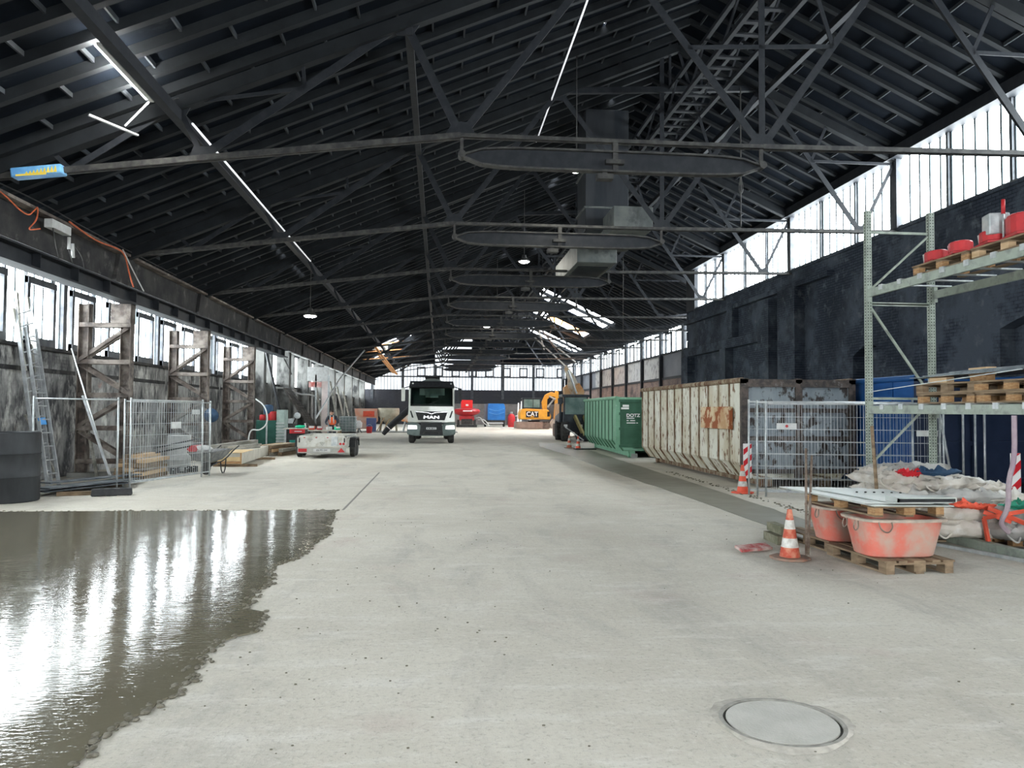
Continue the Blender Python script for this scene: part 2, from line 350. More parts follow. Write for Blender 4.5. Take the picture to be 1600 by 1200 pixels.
# ---- crane girder and eaves girder on the left
g = thing('crane_girder', 'long dark riveted crane runway girder carried by the lattice columns on the left', 'girder', (-8, 0, 4.45))
B(MB().box(-8.19, -7.81, 2, 40.6, 4.45, 4.49).box(-8.19, -7.81, 2, 40.6, 4.79, 4.83).box(-8.02, -7.98, 2, 40.6, 4.49, 4.79), 'beam', M_steel, g, True)
B(MB().box(-8.04, -7.96, 2, 40.6, 4.83, 4.88), 'rail', M_steel2, g, True)
st = MB()
for i in range(24): st.box(-8.18, -7.82, 3 + i * 1.6, 3.02 + i * 1.6, 4.49, 4.79)
BL(st, 'stiffener', M_steel, g, True)
g = thing('eaves_girder', 'deep sooty eaves girder with rusted top flange above the left crane runway', 'girder', (-8.3, 0, 5))
B(MB().box(-8.3, -8.2, 0, YE, 4.99, 5.68), 'web', M_darkconc, g, True)
B(MB().box(-8.45, -7.98, 0, YE, 5.68, 5.74), 'top_flange', M_rustst, g, True)
st = MB()
for y0 in TY:
    st.prx([(y0 - .7, 4.95), (y0 + .7, 4.95), (y0 + .45, 5.68), (y0 - .45, 5.68)], -8.24, -8.1)
BL(st, 'bearing_plate', M_darkconc, g, True)
# ---- lattice columns
def column(y0):
    t = thing('lattice_column', '', 'column', (-8, y0, 0), group='lattice columns along the left wall')
    for x, nm in ((-8.06, 'inner_leg'), (-9.1, 'outer_leg')):
        l = MB().box(x - .13, x + .13, y0 - .01, y0 + .01, 0, 4.45).box(x - .13, x - .11, y0 - .13, y0 + .13, 0, 4.45).box(x + .11, x + .13, y0 - .13, y0 + .13, 0, 4.45)
        B(l, nm, M_rustst, t, True)
    B(MB().box(-8.42, -7.93, y0 - .16, y0 + .16, 3.95, 4.45), 'head_plate', M_rustst, t, True)
    for i, z in enumerate((.35, 1.2, 2.05, 2.9, 3.85)):
        for s in (-1, 1): B(MB().angle((-9.2, y0 + s * .12, z), (-7.95, y0 + s * .12, z), .13), 'horizontal_strut', M_rustst, t, True)
    zz = [.35, 1.2, 2.05, 2.9, 3.85]
    for i in range(4):
        a, b2 = (-7.98, -9.18) if i % 2 == 0 else (-9.18, -7.98)
        for s in (-1, 1): B(MB().angle((a, y0 + s * .1, zz[i] + .05), (b2, y0 + s * .1, zz[i + 1] - .05), .12), 'diagonal', M_rustst, t, True)
    B(MB().box(-9.35, -7.8, y0 - .25, y0 + .25, 0, .12), 'base', M_conc, t, True)
    return t
c0 = column(TY[1]); nm = ['nearest, beside the leaning poles', 'second, behind the drum and the stacked boards', 'third, with the looped cable and the green tank']
for i in range(3):
    t = c0 if i == 0 else dup(c0, (-8, TY[1 + i], 0)); t['label'] = 'rust-brown steel lattice column under the crane girder, ' + nm[i]

# ---- right near wall: sooty brick with pilasters, ledge and two arched niches
def wallR():
    m = MB(); nich = [(13.7, 16.7, 1.2, 3.75, .3), (21.3, 23.1, 1.2, 3.55, .3)]; ycur = -6; x0, x1 = XN, XN + .5
    for a, b, z0, z1, r in nich:
        m.box(x0, x1, ycur, a, 0, 6.98); m.box(x0, x1, a, b, 0, z0); m.box(x0, x1, a, b, z1 + r + .02, 6.98); m.box(x0 + .38, x1, a, b, z0, z1 + r + .02)
        ar = [(a + (b - a) * i / 10, z1 + r * math.sin(PI * i / 10)) for i in range(11)]
        m.prx([(a, z1 + r + .02)] + ar[:6] + [((a + b) / 2, z1 + r + .02)], x0, x0 + .38); m.prx([((a + b) / 2, z1 + r + .02)] + ar[5:] + [(b, z1 + r + .02)], x0, x0 + .38)
        ycur = b
    m.box(x0, x1, ycur, YS, 0, 6.98)
    m.box(12.62, XN, 26.3, 27.7, 0, 6.3).box(12.62, XN, 28.5, 29.5, 0, 6.2).box(12.7, XN, 32.4, 33.0, 5.05, 6.6)
    m.box(12.7, XN, 29.5, 39.2, 4.62, 5.02).box(12.62, XN, 33.0, 33.7, 0, 4.62).box(12.62, XN, 38.2, 39.2, 0, 4.62)
    m.box(12.75, XN, 24.2, YS, 6.32, 6.5)
    m.box(12.95, XN + .5, -6, YS, 6.98, 7.05)
    for i in range(14): z = i * .5; m.box(XN - .05, XN + .4, YS - .02, YS + random.uniform(.02, .2), z, z + .48)
    m.box(XN + .1, XF + .3, YS - .3, YS, 0, 7.0)
    return m
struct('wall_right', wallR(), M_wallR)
def win_right(n, y0, y1, x, z0, z1, far=False):
    g = B(MB().box(x + .1, x + .14, y0, y1, z0, z1), 'window_%d' % n, M_glassF if far else M_glass); g['kind'] = 'structure'
    ribs = MB(); k = y0 + .4
    while k < y1: ribs.box(x + .07, x + .1, k - (.03 if not far else .045), k + (.03 if not far else .045), z0, z1); k += .44
    B(ribs, 'glass_joint', M_rib, g)
    fr = MB().box(x - .08, x + .1, y0 - .14, y0 + .14, z0, z1).box(x - .02, x + .1, y0, y1, z0, z0 + .05)
    B(fr, 'window_frame', M_frame, g)
    if not far:
        f2 = MB()
        for k in (1, 2): f2.box(x, x + .1, y0 + (y1 - y0) * k / 3 - .045, y0 + (y1 - y0) * k / 3 + .045, z0, z1)
        B(f2, 'mullion', M_frame, g)
    else:
        f2 = MB(); a = y0 + .9
        for a in (y0 + .6, y0 + 3.1): f2.box(x, x + .1, a, a + .12, z0, z1 - .45).box(x, x + .1, a + 1.4, a + 1.5, z0, z1 - .45).box(x, x + .1, a, a + 1.5, z1 - .6, z1 - .45)
        B(f2, 'casement_frame', M_frame, g)
n = 30
for y0 in [14.05 + 6.65 * i for i in range(-3, 4)]:
    win_right(n, max(y0, -6), min(y0 + 6.65, 38.0), XN, 7.05, ZR(XN) - .32); n += 1
# top beam above right windows, and block beyond last window
struct('trim_4', MB().box(XN - .25, XN + .35, -6, YS, ZR(XN) - .32, ZR(XN) - .02).box(XN - .1, XN + .4, 37.9, YS, 7.0, ZR(XN)), M_steel)
# far right wall
struct('wall_right_far', MB().box(XF, XF + .4, YS, YE, 0, 4.2), M_wallF)
pa = MB().box(XF + .05, XF + .1, 56, 80, 4.3, 5.95); pd = MB().box(XF + .05, XF + .1, YS, 56, 4.3, 5.95).box(XF + .05, XF + .1, 80, YE, 4.3, 5.95)
struct('trim_5', pa, M_panel); struct('trim_6', pd, M_paneldk)
yy = [YS + .4 + 5.3 * i for i in range(12)]; n = 40
for y0 in yy: win_right(n, y0, min(y0 + 5.3, YE), XF, 6.02, ZR(XF) + .2, True); n += 1
ps = MB().box(XF - .05, XF + .1, YS, YE, 5.92, 6.06).box(XF - .05, XF + .12, YS, YE, 4.12, 4.3)
for y0 in yy: ps.box(XF - .2, XF + .08, y0 - .13, y0 + .13, 0, 7.8)
struct('trim_7', ps, M_steel)
struct('wall_back', MB().box(-10, -1.2, -6.4, -6.1, 0, 12.4).box(4.2, 13.4, -6.4, -6.1, 0, 12.4).box(-1.2, 4.2, -6.4, -6.1, 4.4, 12.4), M_wallE)
# ---- end wall
struct('wall_end', MB().box(-9.9, XF + .4, YE, YE + .4, 1.9, 4.42).box(-9.9, 1.5, YE, YE + .4, 0, 1.9), M_wallE)
struct('wall_end_lower', MB().box(1.5, XF + .4, YE - .03, YE + .37, 0, 2.7), M_wallE2)
gp = [(-9.9, 4.45), (XF + .1, 4.45), (XF + .1, ZE), ((ZE - 9.5) / .43, ZE), (-9.9, 9.5 - .43 * 9.9)]
g = B(MB().pry(gp, YE + .2, YE + .24), 'window_60', M_glassE); g['kind'] = 'structure'
rb = MB(); x = -9.6
while x < XF: rb.box(x - .035, x + .035, YE + .17, YE + .2, 4.45, min(ZE, ZF(x))); x += .42
B(rb, 'glass_joint', M_rib, g)
fr = MB().box(-9.9, XF, YE + .05, YE + .2, 6.08, 6.26).box(-9.9, XF, YE + .05, YE + .2, 4.4, 4.5)
for x in (-8.6, -4.7, -.55, 4.25, 8.25, 12.3, 16.25): fr.box(x - .17, x + .17, YE - .1, YE + .2, 3.3, min(ZE, ZF(x)))
B(fr, 'window_frame', M_frame, g)
for i in range(9):
    x = -2.9 + i * 2.22 + (.5 if i == 8 else 0); B(MB().box(x, x + .17, YE + .08, YE + .2, 6.26, 7.45).box(x + .95, x + 1.12, YE + .08, YE + .2, 6.26, 7.45).box(x, x + 1.12, YE + .08, YE + .2, 7.28, 7.45).box(x, x + 1.12, YE + .08, YE + .2, 6.26, 6.36), 'casement_frame', M_frame, g)

# ---- roof: two slopes with openings (x0,x1,y0,y1) and a hipped end
holesL = [(-5.4, -3.6, 63.5, 70), (-6.3, -5.2, 72, 79), (-3.2, -2.5, 66, 72), (-5.5, -5.42, 25, 31), (3.9, 3.97, 17.6, 18.3), (5.4, 5.5, 23.6, 24.3), (4.6, 4.8, 31, 32.5), (5.9, 6.1, 37, 39), (3.6, 3.8, 44, 45.5), (5.8, 6.0, 46, 48), (5.2, 5.35, 30, 31)]
holesR = [(8.2, 14.0, 60, 65), (8.2, 13.9, 69.5, 73.5), (8.6, 15.2, 80, 85.5), (8.0, 8.6, 21.0, 21.3), (7.4, 7.6, 35, 36.5), (7.3, 7.5, 50, 52)]
def slope(m, holes, zf, xa, xb, ya, yb):
    xs = sorted({xa, xb, *[h[0] for h in holes], *[h[1] for h in holes]}); yy = sorted({ya, yb, *[h[2] for h in holes], *[h[3] for h in holes]})
    xs = [x for x in xs if xa <= x <= xb]; yy = [q for q in yy if ya <= q <= yb]
    for i in range(len(xs) - 1):
        for j in range(len(yy) - 1):
            cx, cy = (xs[i] + xs[i + 1]) / 2, (yy[j] + yy[j + 1]) / 2
            if any(h[0] < cx < h[1] and h[2] < cy < h[3] for h in holes): continue
            a, b, c, d = xs[i], xs[i + 1], yy[j], yy[j + 1]
            m.hexa([(a, c, zf(a) + .02), (b, c, zf(b) + .02), (b, d, zf(b) + .02), (a, d, zf(a) + .02), (a, c, zf(a) + .12), (b, c, zf(b) + .12), (b, d, zf(b) + .12), (a, d, zf(a) + .12)])
m = MB(); slope(m, holesL, ZF, -10.1, XRI, -6, YH); slope(m, [h for h in holesR], ZR, XRI, XN + .2, -6, YH)
slope(m, [(XN + .2, 14.0, 60, 65), (XN + .2, 13.9, 69.5, 73.5), (XN + .2, 15.2, 80, 85.5)], ZR, XN + .2, XF + .4, YS, YH)
# slopes beyond the ridge end, cut by the hip
xh = (ZE - 9.5) / .43
zl = 9.5 - .43 * 10.1
t = .1
m.add([(-10.1, YH, zl), (XRI, YH, ZRI), (xh, YE + .3, ZE), (-10.1, YE + .3, zl), (-10.1, YH, zl + t), (XRI, YH, ZRI + t), (xh, YE + .3, ZE + t), (-10.1, YE + .3, zl + t)], [(0, 1, 2, 3), (7, 6, 5, 4), (0, 4, 5, 1), (1, 5, 6, 2), (2, 6, 7, 3), (3, 7, 4, 0)])
m.add([(XRI, YH, ZRI), (XF + .4, YH, ZR(XF + .4)), (XF + .4, YE + .3, ZE - .2), (XF + .1, YE + .3, ZE), (XRI, YH, ZRI + t), (XF + .4, YH, ZR(XF + .4) + t), (XF + .4, YE + .3, ZE), (XF + .1, YE + .3, ZE + t)], [(0, 1, 2, 3), (7, 6, 5, 4), (0, 4, 5, 1), (1, 5, 6, 2), (2, 6, 7, 3), (3, 7, 4, 0)])
# hip face pieces left and right of its glazed strip
def hipz(y): return ZE + (YE + .3 - y) * (ZRI - ZE) / (YE + .3 - YH)
def hipline(x): return YE + .3 - (x - xh) / (XRI - xh) * (YE + .3 - YH)  # y of left hip line at x
gx0, gx1 = -.55, 4.0
def hp(x, y, o=0): return (x, y, hipz(y) + o)
def quad(pts):
    n = len(pts); m.add([hp(*p) for p in pts] + [hp(*p, t) for p in pts], [tuple(range(n)), tuple(reversed(range(n, 2 * n)))] + [(i, (i + 1) % n, (i + 1) % n + n, i + n) for i in range(n)])
quad([(xh, YE + .3), (gx0, YE + .3), (gx0, hipline(gx0))])
quad([(gx1, YE + .3), (XF + .1, YE + .3), (XRI, YH), (gx1, hipline(gx1))])
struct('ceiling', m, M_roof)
ceil = bpy.data.objects['ceiling']
hg = MB(); n = 2
pts = [(gx0, YE + .3), (gx1, YE + .3), (gx1, hipline(gx1)), (gx0, hipline(gx0))]
hg.add([hp(*p, .03) for p in pts] + [hp(*p, .06) for p in pts], [(0, 1, 2, 3), (7, 6, 5, 4), (0, 4, 5, 1), (1, 5, 6, 2), (2, 6, 7, 3), (3, 7, 4, 0)])
o = struct('window_61', hg, M_glassE)
def purlin(p, q, w=.12, h=.16): return B(MB().bar(p, q, w, h), 'purlin', M_purlin, ceil)
# rafters down both slopes, close together
rest = MB()
def rafter(p, q, n):
    hs = sorted(h[:2] for h in (holesL if q[0] <= XRI else holesR) if h[2] < p[1] < h[3] and h[1] - h[0] > .6) if (q[0] > XRI or n % 3) else []
    for h in hs:
        if h[0] > p[0] and h[1] < q[0]:
            f = lambda x: (x, p[1], p[2] + (q[2] - p[2]) * (x - p[0]) / (q[0] - p[0]))
            rest.bar(p, f(h[0]), .13, .17); p = f(h[1])
    if hs: rest.bar(p, q, .13, .17); return
    if n < 50: B(MB().bar(p, q, .13, .17 if p[0] < 0 else .10), 'rafter', M_purlin, ceil)
    else: rest.bar(p, q, .13, .17)
for z_, n0 in ((ZF, 0), (ZR, 1)):
    y = 4.24; n = 0
    while y < YE - .5:
        if n0 == 0:
            xa = -9.6; xb = XRI if y < YH else xh + (XRI - xh) * (YE + .3 - y) / (YE + .3 - YH)
        else:
            xa = XRI if y < YH else XF - (XF - XRI) * (YE + .3 - y) / (YE + .3 - YH); xb = XN - .3 if y < YS else XF
        o_ = .075 if n0 == 0 else .04; rafter((xa, y, z_(xa) - o_), (xb, y, z_(xb) - o_), n); y += .74; n += 1
o = B(rest, 'distant_rafters', M_purlin, ceil); o['kind'] = 'stuff'
y = YH + .6
while y < YE:
    f = (YE + .3 - y) / (YE + .3 - YH); xa = xh + (XRI - xh) * f; xb = XF - (XF - XRI) * f
    purlin((xa, y, hipz(y) - .07), (xb, y, hipz(y) - .07), .12, .16); y += 1.0
# short joint battens between the purlins
jb = MB(); random.seed(3)
def joints(zf, xa, xb, ya, yb, holes):
    y = ya; r = 0
    while y < yb:
        x = xa + (r % 2) * .65
        while x < xb:
            if not any(h[0] - .2 < x < h[1] + .2 and h[2] - .8 < y < h[3] + .2 for h in holes): jb.bar((x, y + .07, zf(x) - .02), (x, y + .67, zf(x) - .02), .035, .08)
            x += 1.3
        y += .74; r += 1
joints(ZF, -9.3, XRI - .7, 4.24, 75, holesL); joints(ZR, XRI + .3, XN - .4, 4.24, 60, holesR)
o = B(jb, 'joint_batten', mat('dusty_batten', (.032, .038, .045), (.016, .019, .022), .8, scale=1.3, lo=.4, hi=.55), ceil); o['kind'] = 'stuff'

# ================================================================ roof trusses, bracing, walkway
ORD = ['nearest', 'second', 'third', 'fourth', 'fifth', 'sixth', 'seventh', 'eighth', 'ninth', 'tenth', 'eleventh', 'twelfth']
def truss(y, far):
    t = thing('roof_truss', '', 'roof truss', (XRI, y, 6.84), group='roof trusses across the hall')
    def p(x, z): return (x, y, z)
    def part(nm, m, mt=M_steel): return B(m, nm, mt, t, True)
    L0 = (-8.0, 5.74); N1 = (-6.5, 5.95); N2 = (-4.27, 6.27); BL = (.35, 6.83); BR = (6.12, 6.84); N4 = (11.92, 6.9); R0 = (13.0 if not far else 16.4, 6.95)
    cz = lambda x: ZF(x) - .28 if x < XRI else ZR(x) - .28
    C1 = (-6.84, cz(-6.84)); C2 = (-4.7, cz(-4.7)); C3 = (-.7, cz(-.7)); C4 = (3.2, cz(3.2)); C5 = (9.0, cz(9.0)); RG = (XRI, ZRI - .35); CW = (R0[0], ZR(R0[0]) - .28); CL = (-8.1, cz(-8.1))
    part('top_chord', MB().bar(p(*CL), p(*RG), .2, .24), M_purlin); part('top_chord', MB().bar(p(*RG), p(*CW), .2, .24), M_purlin)
    tl = MB()
    for s in (-.05, .05): tl.bar((L0[0], y + s, L0[1]), (BL[0], y + s, BL[1]), .05, .10)
    part('tie_rod', tl, M_steel2)
    tl = MB()
    for s in (-.05, .05): tl.bar((BL[0], y + s, BL[1]), (BR[0], y + s, BR[1]), .04, .07)
    part('tie_rod', tl, M_steel2)
    tl = MB()
    for s in (-.05, .05): tl.bar((BR[0], y + s, BR[1]), (R0[0], y + s, R0[1]), .05, .09)
    part('tie_rod', tl, M_steel2)
    W = .11
    def dg(a, b, w=W, nm='diagonal'): part(nm, MB().angle(p(*a), p(*b), w, .02, (0, 1, 0)))
    dg(CL, N1, .08); dg(C1, N1, .08); dg(N1, C2); dg(C2, N2, .09); dg(N2, C3, .15); dg(C3, BL, .15); dg(BL, C4, .14); dg(C4, BR, .14); dg(BR, C5, .14); dg(C5, N4, .14); dg(N4, CW, .1)
    dg(BR, (BR[0], cz(BR[0])), .12, 'post')
    m1 = lambda a, b, f=.5: (a[0] + (b[0] - a[0]) * f, a[1] + (b[1] - a[1]) * f)
    h = m1(N2, C3); dg(C2, h, .07, 'strut'); dg(h, (h[0] - .05, cz(h[0])), .06, 'strut')
    h1 = m1(BR, C4); h2 = m1(BR, C5); dg(h1, h2, .08, 'strut'); dg(h2, (h2[0] - 1.0, cz(h2[0] - 1.0)), .08, 'strut')
    h3 = m1(C5, N4); dg(h3, (CW[0] if not far else 13, h3[1]), .08, 'strut'); dg(h3, (h3[0] + .5, cz(h3[0] + .5)), .08, 'strut')
    part('collar_beam', MB().bar(p(*C4), p(*C5), .12, .16))
    if y > 60: pass
    # bow beam below the middle tie
    top = []; bot = []
    for i in range(17):
        f = i / 16; x = BL[0] + .02 + f * (BR[0] - BL[0] - .04); e = (1 - abs(2 * f - 1) ** 7)
        top.append((x, 6.46 + .17 * e ** .7)); bot.append((x, 6.44 - .18 * e ** .6))
    poly = bot + top[::-1]
    bw = part('bow_beam', MB().pry(poly, y - .02, y + .02))
    f1 = MB()
    for q in (top, bot):
        for a, b2 in zip(q, q[1:]): f1.bar(p(*a), p(*b2), .17, .035, (0, 0, 1))
    for k in (0, -1): f1.bar(p(top[k][0], top[k][1] + .01), p(bot[k][0], bot[k][1] - .01), .17, .035, (1, 0, 0))
    B(f1, 'flange', M_steel2, bw, True)
    for x in (BL[0] + .02, BR[0] - .02):
        hg = MB().bar(p(x, 6.88), p(x, 6.42), .05, .06, (1, 0, 0)).cyl((x, y - .12, 6.47), (x, y + .12, 6.47), .07, 10)
        part('hanger', hg, M_steel2)
    part('hanger', MB().box(3.2, 3.3, y - .06, y + .06, 6.25, 6.84).box(3.05, 3.4, y - .14, y + .14, 6.38, 6.46).box(2.9, 3.2, y - .1, y + .1, 6.1, 6.2).box(3.0, 3.1, y - .04, y + .04, 6.16, 6.3), M_steel2)
    for q, s in ((BL, 1), (BR, 1), (C3, -1), (C4, -1), (C5, -1), (N2, .7), (N4, .8), (C2, -.8)):
        part('gusset_plate', MB().pry([(q[0] - .3 * abs(s), q[1]), (q[0] + .3 * abs(s), q[1]), (q[0] + .14, q[1] + .26 * s), (q[0] - .14, q[1] + .26 * s)][::1 if s > 0 else -1], y - .012, y + .012))
    return t
trA = None; trB = None
for k, y in enumerate(TY):
    far = y > YS
    if far:
        if trB is None: trB = t = truss(y, True)
        else: t = dup(trB, (XRI, y, 6.84))
    else:
        if trA is None: trA = t = truss(y, False)
        else: t = dup(trA, (XRI, y, 6.84))
    t['label'] = ('black steel roof truss with a hanging bow beam, ' + ('carrying the printed sleeve' if k == 0 else ORD[k] + ' from the front'))
def lbeam(x, z, w, h, y0, y1, lab, m=M_steel, grp='bracing beams running along the hall'):
    o = B(MB().box(x - w / 2, x + w / 2, y0, y1, z - h / 2, z + h / 2), 'bracing_beam', m); tag(o, lab, 'beam', grp); return o
lbeam(-4.7, ZF(-4.7) - .5, .16, .2, 3, 90, 'dark beam along the hall beside the bright conduit, through the lower left truss joints')
lbeam(-.62, ZF(-.62) - .5, .14, .16, 14, 90, 'dark beam along the hall through the upper left truss joints')
lbeam(9.0, ZR(9.0) - .5, .14, .16, 10, 88, 'dark beam along the hall through the right-hand truss joints')
M_white = mat('white_paint', (.55, .56, .55), (.45, .45, .44), .5, scale=6)
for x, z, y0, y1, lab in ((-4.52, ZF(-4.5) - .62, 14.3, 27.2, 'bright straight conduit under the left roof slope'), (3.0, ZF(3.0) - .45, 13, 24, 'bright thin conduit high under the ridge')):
    o = B(MB().cyl((x, y0, z), (x, y1, z), .022, 8), 'conduit', mat('bright_conduit', (.85, .87, .9), None, .3, emit=.15)); tag(o, lab, 'conduit')  # no lamp: weak emission paints the light caught along the conduit
# service walkway under the ridge
wk = thing('service_walkway', 'long dark latticed service walkway hanging under the ridge', 'walkway', (6.8, 6, 10.1))
for x in (6.35, 7.25):
    gm = MB().box(x - .05, x + .05, 9, 90, 10.05, 10.15).box(x - .05, x + .05, 9, 90, 10.75, 10.85); y = 9; i = 0
    while y < 88: gm.bar((x, y, 10.1 if i % 2 else 10.8), (x, y + 1.1, 10.8 if i % 2 else 10.1), .05, .05); y += 1.1; i += 1
    B(gm, 'lattice_girder', M_steel, wk, True)
dk = MB(); y = 9
while y < 89: dk.box(6.35, 7.25, y, y + .12, 10.12, 10.16); y += .55
B(dk, 'grating', M_steel, wk, True)
hg = MB()
for y in TY:
    for x in (6.35, 7.25): hg.box(x - .03, x + .03, y - .03, y + .03, 10.8, (ZF(x) if x < XRI else ZR(x)) - .1)
BL(hg, 'hanger', M_steel, wk, True)
# second, shorter lattice sloping rail seen on the right below the walkway
# ventilation duct
M_duct = mat('galvanised_duct', (.075, .085, .085), (.12, .13, .125), .6, scale=1.5, metal=.1, c3=(.045, .05, .052), s3=2.4)
dt = thing('ventilation_duct', 'large grey sheet-metal ventilation duct dropping from the roof behind the second truss', 'duct', (5.2, 24.5, 6.8))
B(MB().box(4.55, 5.95, 23.8, 25.2, 7.5, 11.4), 'vertical_shaft', mat('sooty_duct', (.014, .018, .024), (.03, .034, .04), .6, scale=1.2, stretch=(2, 2, .3)), dt, True, bevel=.02)
B(MB().box(5.12, 6.32, 22.3, 25.6, 7.22, 7.9), 'side_branch', M_duct, dt, True, bevel=.02)
m = MB(); m.hexa([(4.55, 25.2, 6.75), (5.9, 25.2, 6.75), (5.9, 30, 6.75), (4.55, 30, 6.75), (4.55, 25.2, 7.5), (5.9, 25.2, 7.5), (5.9, 30, 7.5), (4.55, 30, 7.5)])
B(m, 'outlet_box', M_duct, dt, True, bevel=.02)
B(MB().box(4.7, 5.75, 25.9, 29, 6.72, 6.752), 'outlet_grille', M_steel, dt, True)
B(MB().box(4.5, 6.0, 23.75, 25.25, 9.4, 9.46).box(4.5, 6.0, 23.75, 25.25, 8.2, 8.26), 'joint_flange', M_duct, dt, True)
# lamps
M_lamp = mat('lamp_glow', (1, .98, .86), None, .3, emit=26)
def lamp(x, y, z, top, lab):
    t = thing('pendant_lamp', lab, 'lamp', (x, y, z), group='lit pendant lamps under the roof')
    B(MB().lathe([(.03, .3), (.09, .28), (.10, .16), (.2, .1), (.24, 0.02), (.22, .02)], n=20), 'lamp_housing', M_steel2, t)
    B(MB().lathe([(.0, -.03), (.15, -.03), (.21, 0), (.21, .02), (0, .02)], n=20), 'lamp_lens', M_lamp, t)
    B(MB().cyl((0, 0, .28), (0, 0, top - z), .015, 6), 'suspension_wire', M_steel2, t)
    l = bpy.data.lights.new('lamp_bulb', 'POINT'); l.energy = 22; l.shadow_soft_size = .2; l.color = (1, .96, .85); o = bpy.data.objects.new('lamp_bulb', l); COL.objects.link(o); o.parent = t; o.location = (0, 0, -.15)
    return t
for x, y, z, lab in ((3.4, 19, 7.86, 'lit pendant lamp just under the nearest bow beam'), (3.4, 31, 7.85, 'lit pendant lamp between the second and third bow beams'), (3.4, 45.6, 7.85, 'lit pendant lamp below the fourth bow beam'), (3.35, 55, 7.8, 'smallest lit pendant lamp, furthest down the middle'), (-4.6, 27.8, 5.08, 'lit pendant lamp hanging alone on the left side')):
    lamp(x, y, z, ZF(x) - .1, lab)
# fluorescent tube by the left slope
fx = thing('tube_light', 'lit fluorescent tube light fixed high on the left roof slope, top left', 'lamp', (-4.95, 12.4, 7.0))
B(MB().box(-4.99, -4.91, 11.45, 13.5, 7.0, 7.05), 'lamp_housing', M_white, fx, True)
B(MB().cyl((-5.02, 11.5, 7.03), (-5.02, 13.45, 7.03), .016, 8), 'tube', mat('tube_glow', (.95, .95, .9), None, .3, emit=130), fx, True)
B(MB().tube([(-4.95, 13.5, 7.03), (-4.8, 13.7, 7.0), (-4.7, 13.9, 7.25), (-4.6, 14.05, 7.3)], .01, 6, 2), 'cable', M_steel2, fx, True)
B(MB().bar((-5.3, 13.3, 6.5), (-5.0, 13.5, 7.0), .03, .03).bar((-5.75, 13.0, 6.55), (-5.2, 13.6, 6.45), .05, .03), 'bracket', M_white, fx, True)
# hanging linear panels mid hall
for x0, x1, y, z, lab in ((1.1, 4.2, 66, 9.1, 'long grey linear fitting hanging below the ridge'), (1.6, 4.6, 80, 9.3, 'further long grey linear fitting hanging below the ridge')):
    t = thing('linear_heater', lab, 'heater', (x0, y, z), group='linear fittings under the ridge'); B(MB().pry([(x0, z), (x1, z), (x1 - .1, z + .3), (x0 + .1, z + .3)], y, y + .5), 'hood', M_duct, t, True)
    B(MB().cyl((x0 + .3, y + .25, z + .3), (x0 + .3, y + .25, ZF(x0 + .3)), .02, 6).cyl((x1 - .3, y + .25, z + .3), (x1 - .3, y + .25, ZF(x1 - .3)), .02, 6), 'suspension_wire', M_steel2, t, True)
# sleeve on the first tie
tz = lambda x: 5.74 + (x + 8) * (6.83 - 5.74) / 8.35
sl = thing('printed_sleeve', 'blue and yellow printed plastic sleeve wrapped round the left tie rod', 'sleeve', (-7.0, 14.05, 5.8))
d = V((.84, 0, .84 * .13)); a = V((-7.42, 14.0, tz(-7.42)))
B(MB().bar(a, a + d, .24, .17), 'wrap', mat('sleeve_blue', (.10, .28, .55), (.18, .42, .7), .4, scale=4), sl, True, bevel=.03)
yb = MB()
for i in range(9): q = a + d * (.30 + i * .07); yb.prism([(0, 0), (.055, 0), (.03, .05 + .009 * i)], lambda u, v: (q.x + u, q.y - .124, q.z - .06 + v), lambda u, v: (q.x + u, q.y - .13, q.z - .06 + v))
yb.prism([(0, 0), (.5, .05), (.5, .09), (0, .03)], lambda u, v: (q.x - .62 + u, q.y - .124, q.z - .16 + v), lambda u, v: (q.x - .62 + u, q.y - .13, q.z - .16 + v))
B(yb, 'yellow_print', mat('sleeve_yellow', (.75, .55, .08), None, .4), sl, True)
# junction boxes and cables on the eaves girder
jb = thing('junction_box', 'white electrical junction box with hanging plugs on the left eaves girder', 'electrical box', (-7.92, 16.8, 5.4))
B(MB().box(-8.05, -7.88, 16.35, 17.15, 5.44, 5.62), 'box', M_white, jb, True, bevel=.01)
B(MB().cyl((-7.9, 17.1, 5.4), (-7.9, 17.1, 5.15), .035, 8).cyl((-7.9, 17.25, 5.3), (-7.9, 17.3, 5.0), .04, 8), 'plug', M_white, jb, True)
BL(MB().tube([(-7.9, 17.1, 5.15), (-7.88, 17.2, 4.95), (-7.9, 17.3, 4.85)], .014, 6, 2).tube([(-7.9, 17.3, 5.3), (-7.85, 17.6, 5.1), (-7.92, 17.9, 4.85)], .012, 6, 2).tube([(-7.9, 16.4, 5.44), (-7.88, 16.5, 5.1), (-7.9, 16.7, 4.85)], .012, 6, 2), 'cable', M_steel2, jb, True)
M_orange = mat('orange_cable', (.55, .13, .05), (.4, .1, .05), .5, scale=8)
M_blackrub = mat('black_rubber', (.018, .018, .02), (.035, .035, .037), .7, scale=6)
tag(B(MB().tube([(-7.95, 13.2, 5.78), (-7.93, 14.5, 5.7), (-7.9, 15.4, 5.4), (-7.9, 15.7, 5.62), (-7.95, 15.9, 5.76), (-7.9, 15.8, 5.45), (-7.9, 15.4, 5.15), (-7.9, 15.9, 5.3)], .014, 6, 3), 'cable', M_orange), 'orange cable looped on the girder left of the white junction box', 'cable')
tag(B(MB().tube([(-7.95, 17.2, 5.76), (-7.9, 18.4, 5.6), (-7.92, 19.6, 5.7), (-7.93, 20.1, 5.65), (-7.9, 20.3, 5.2), (-7.9, 20.6, 4.9)], .02, 6, 3), 'cable', M_orange), 'orange cable hanging down the girder to the right of the junction box', 'cable')
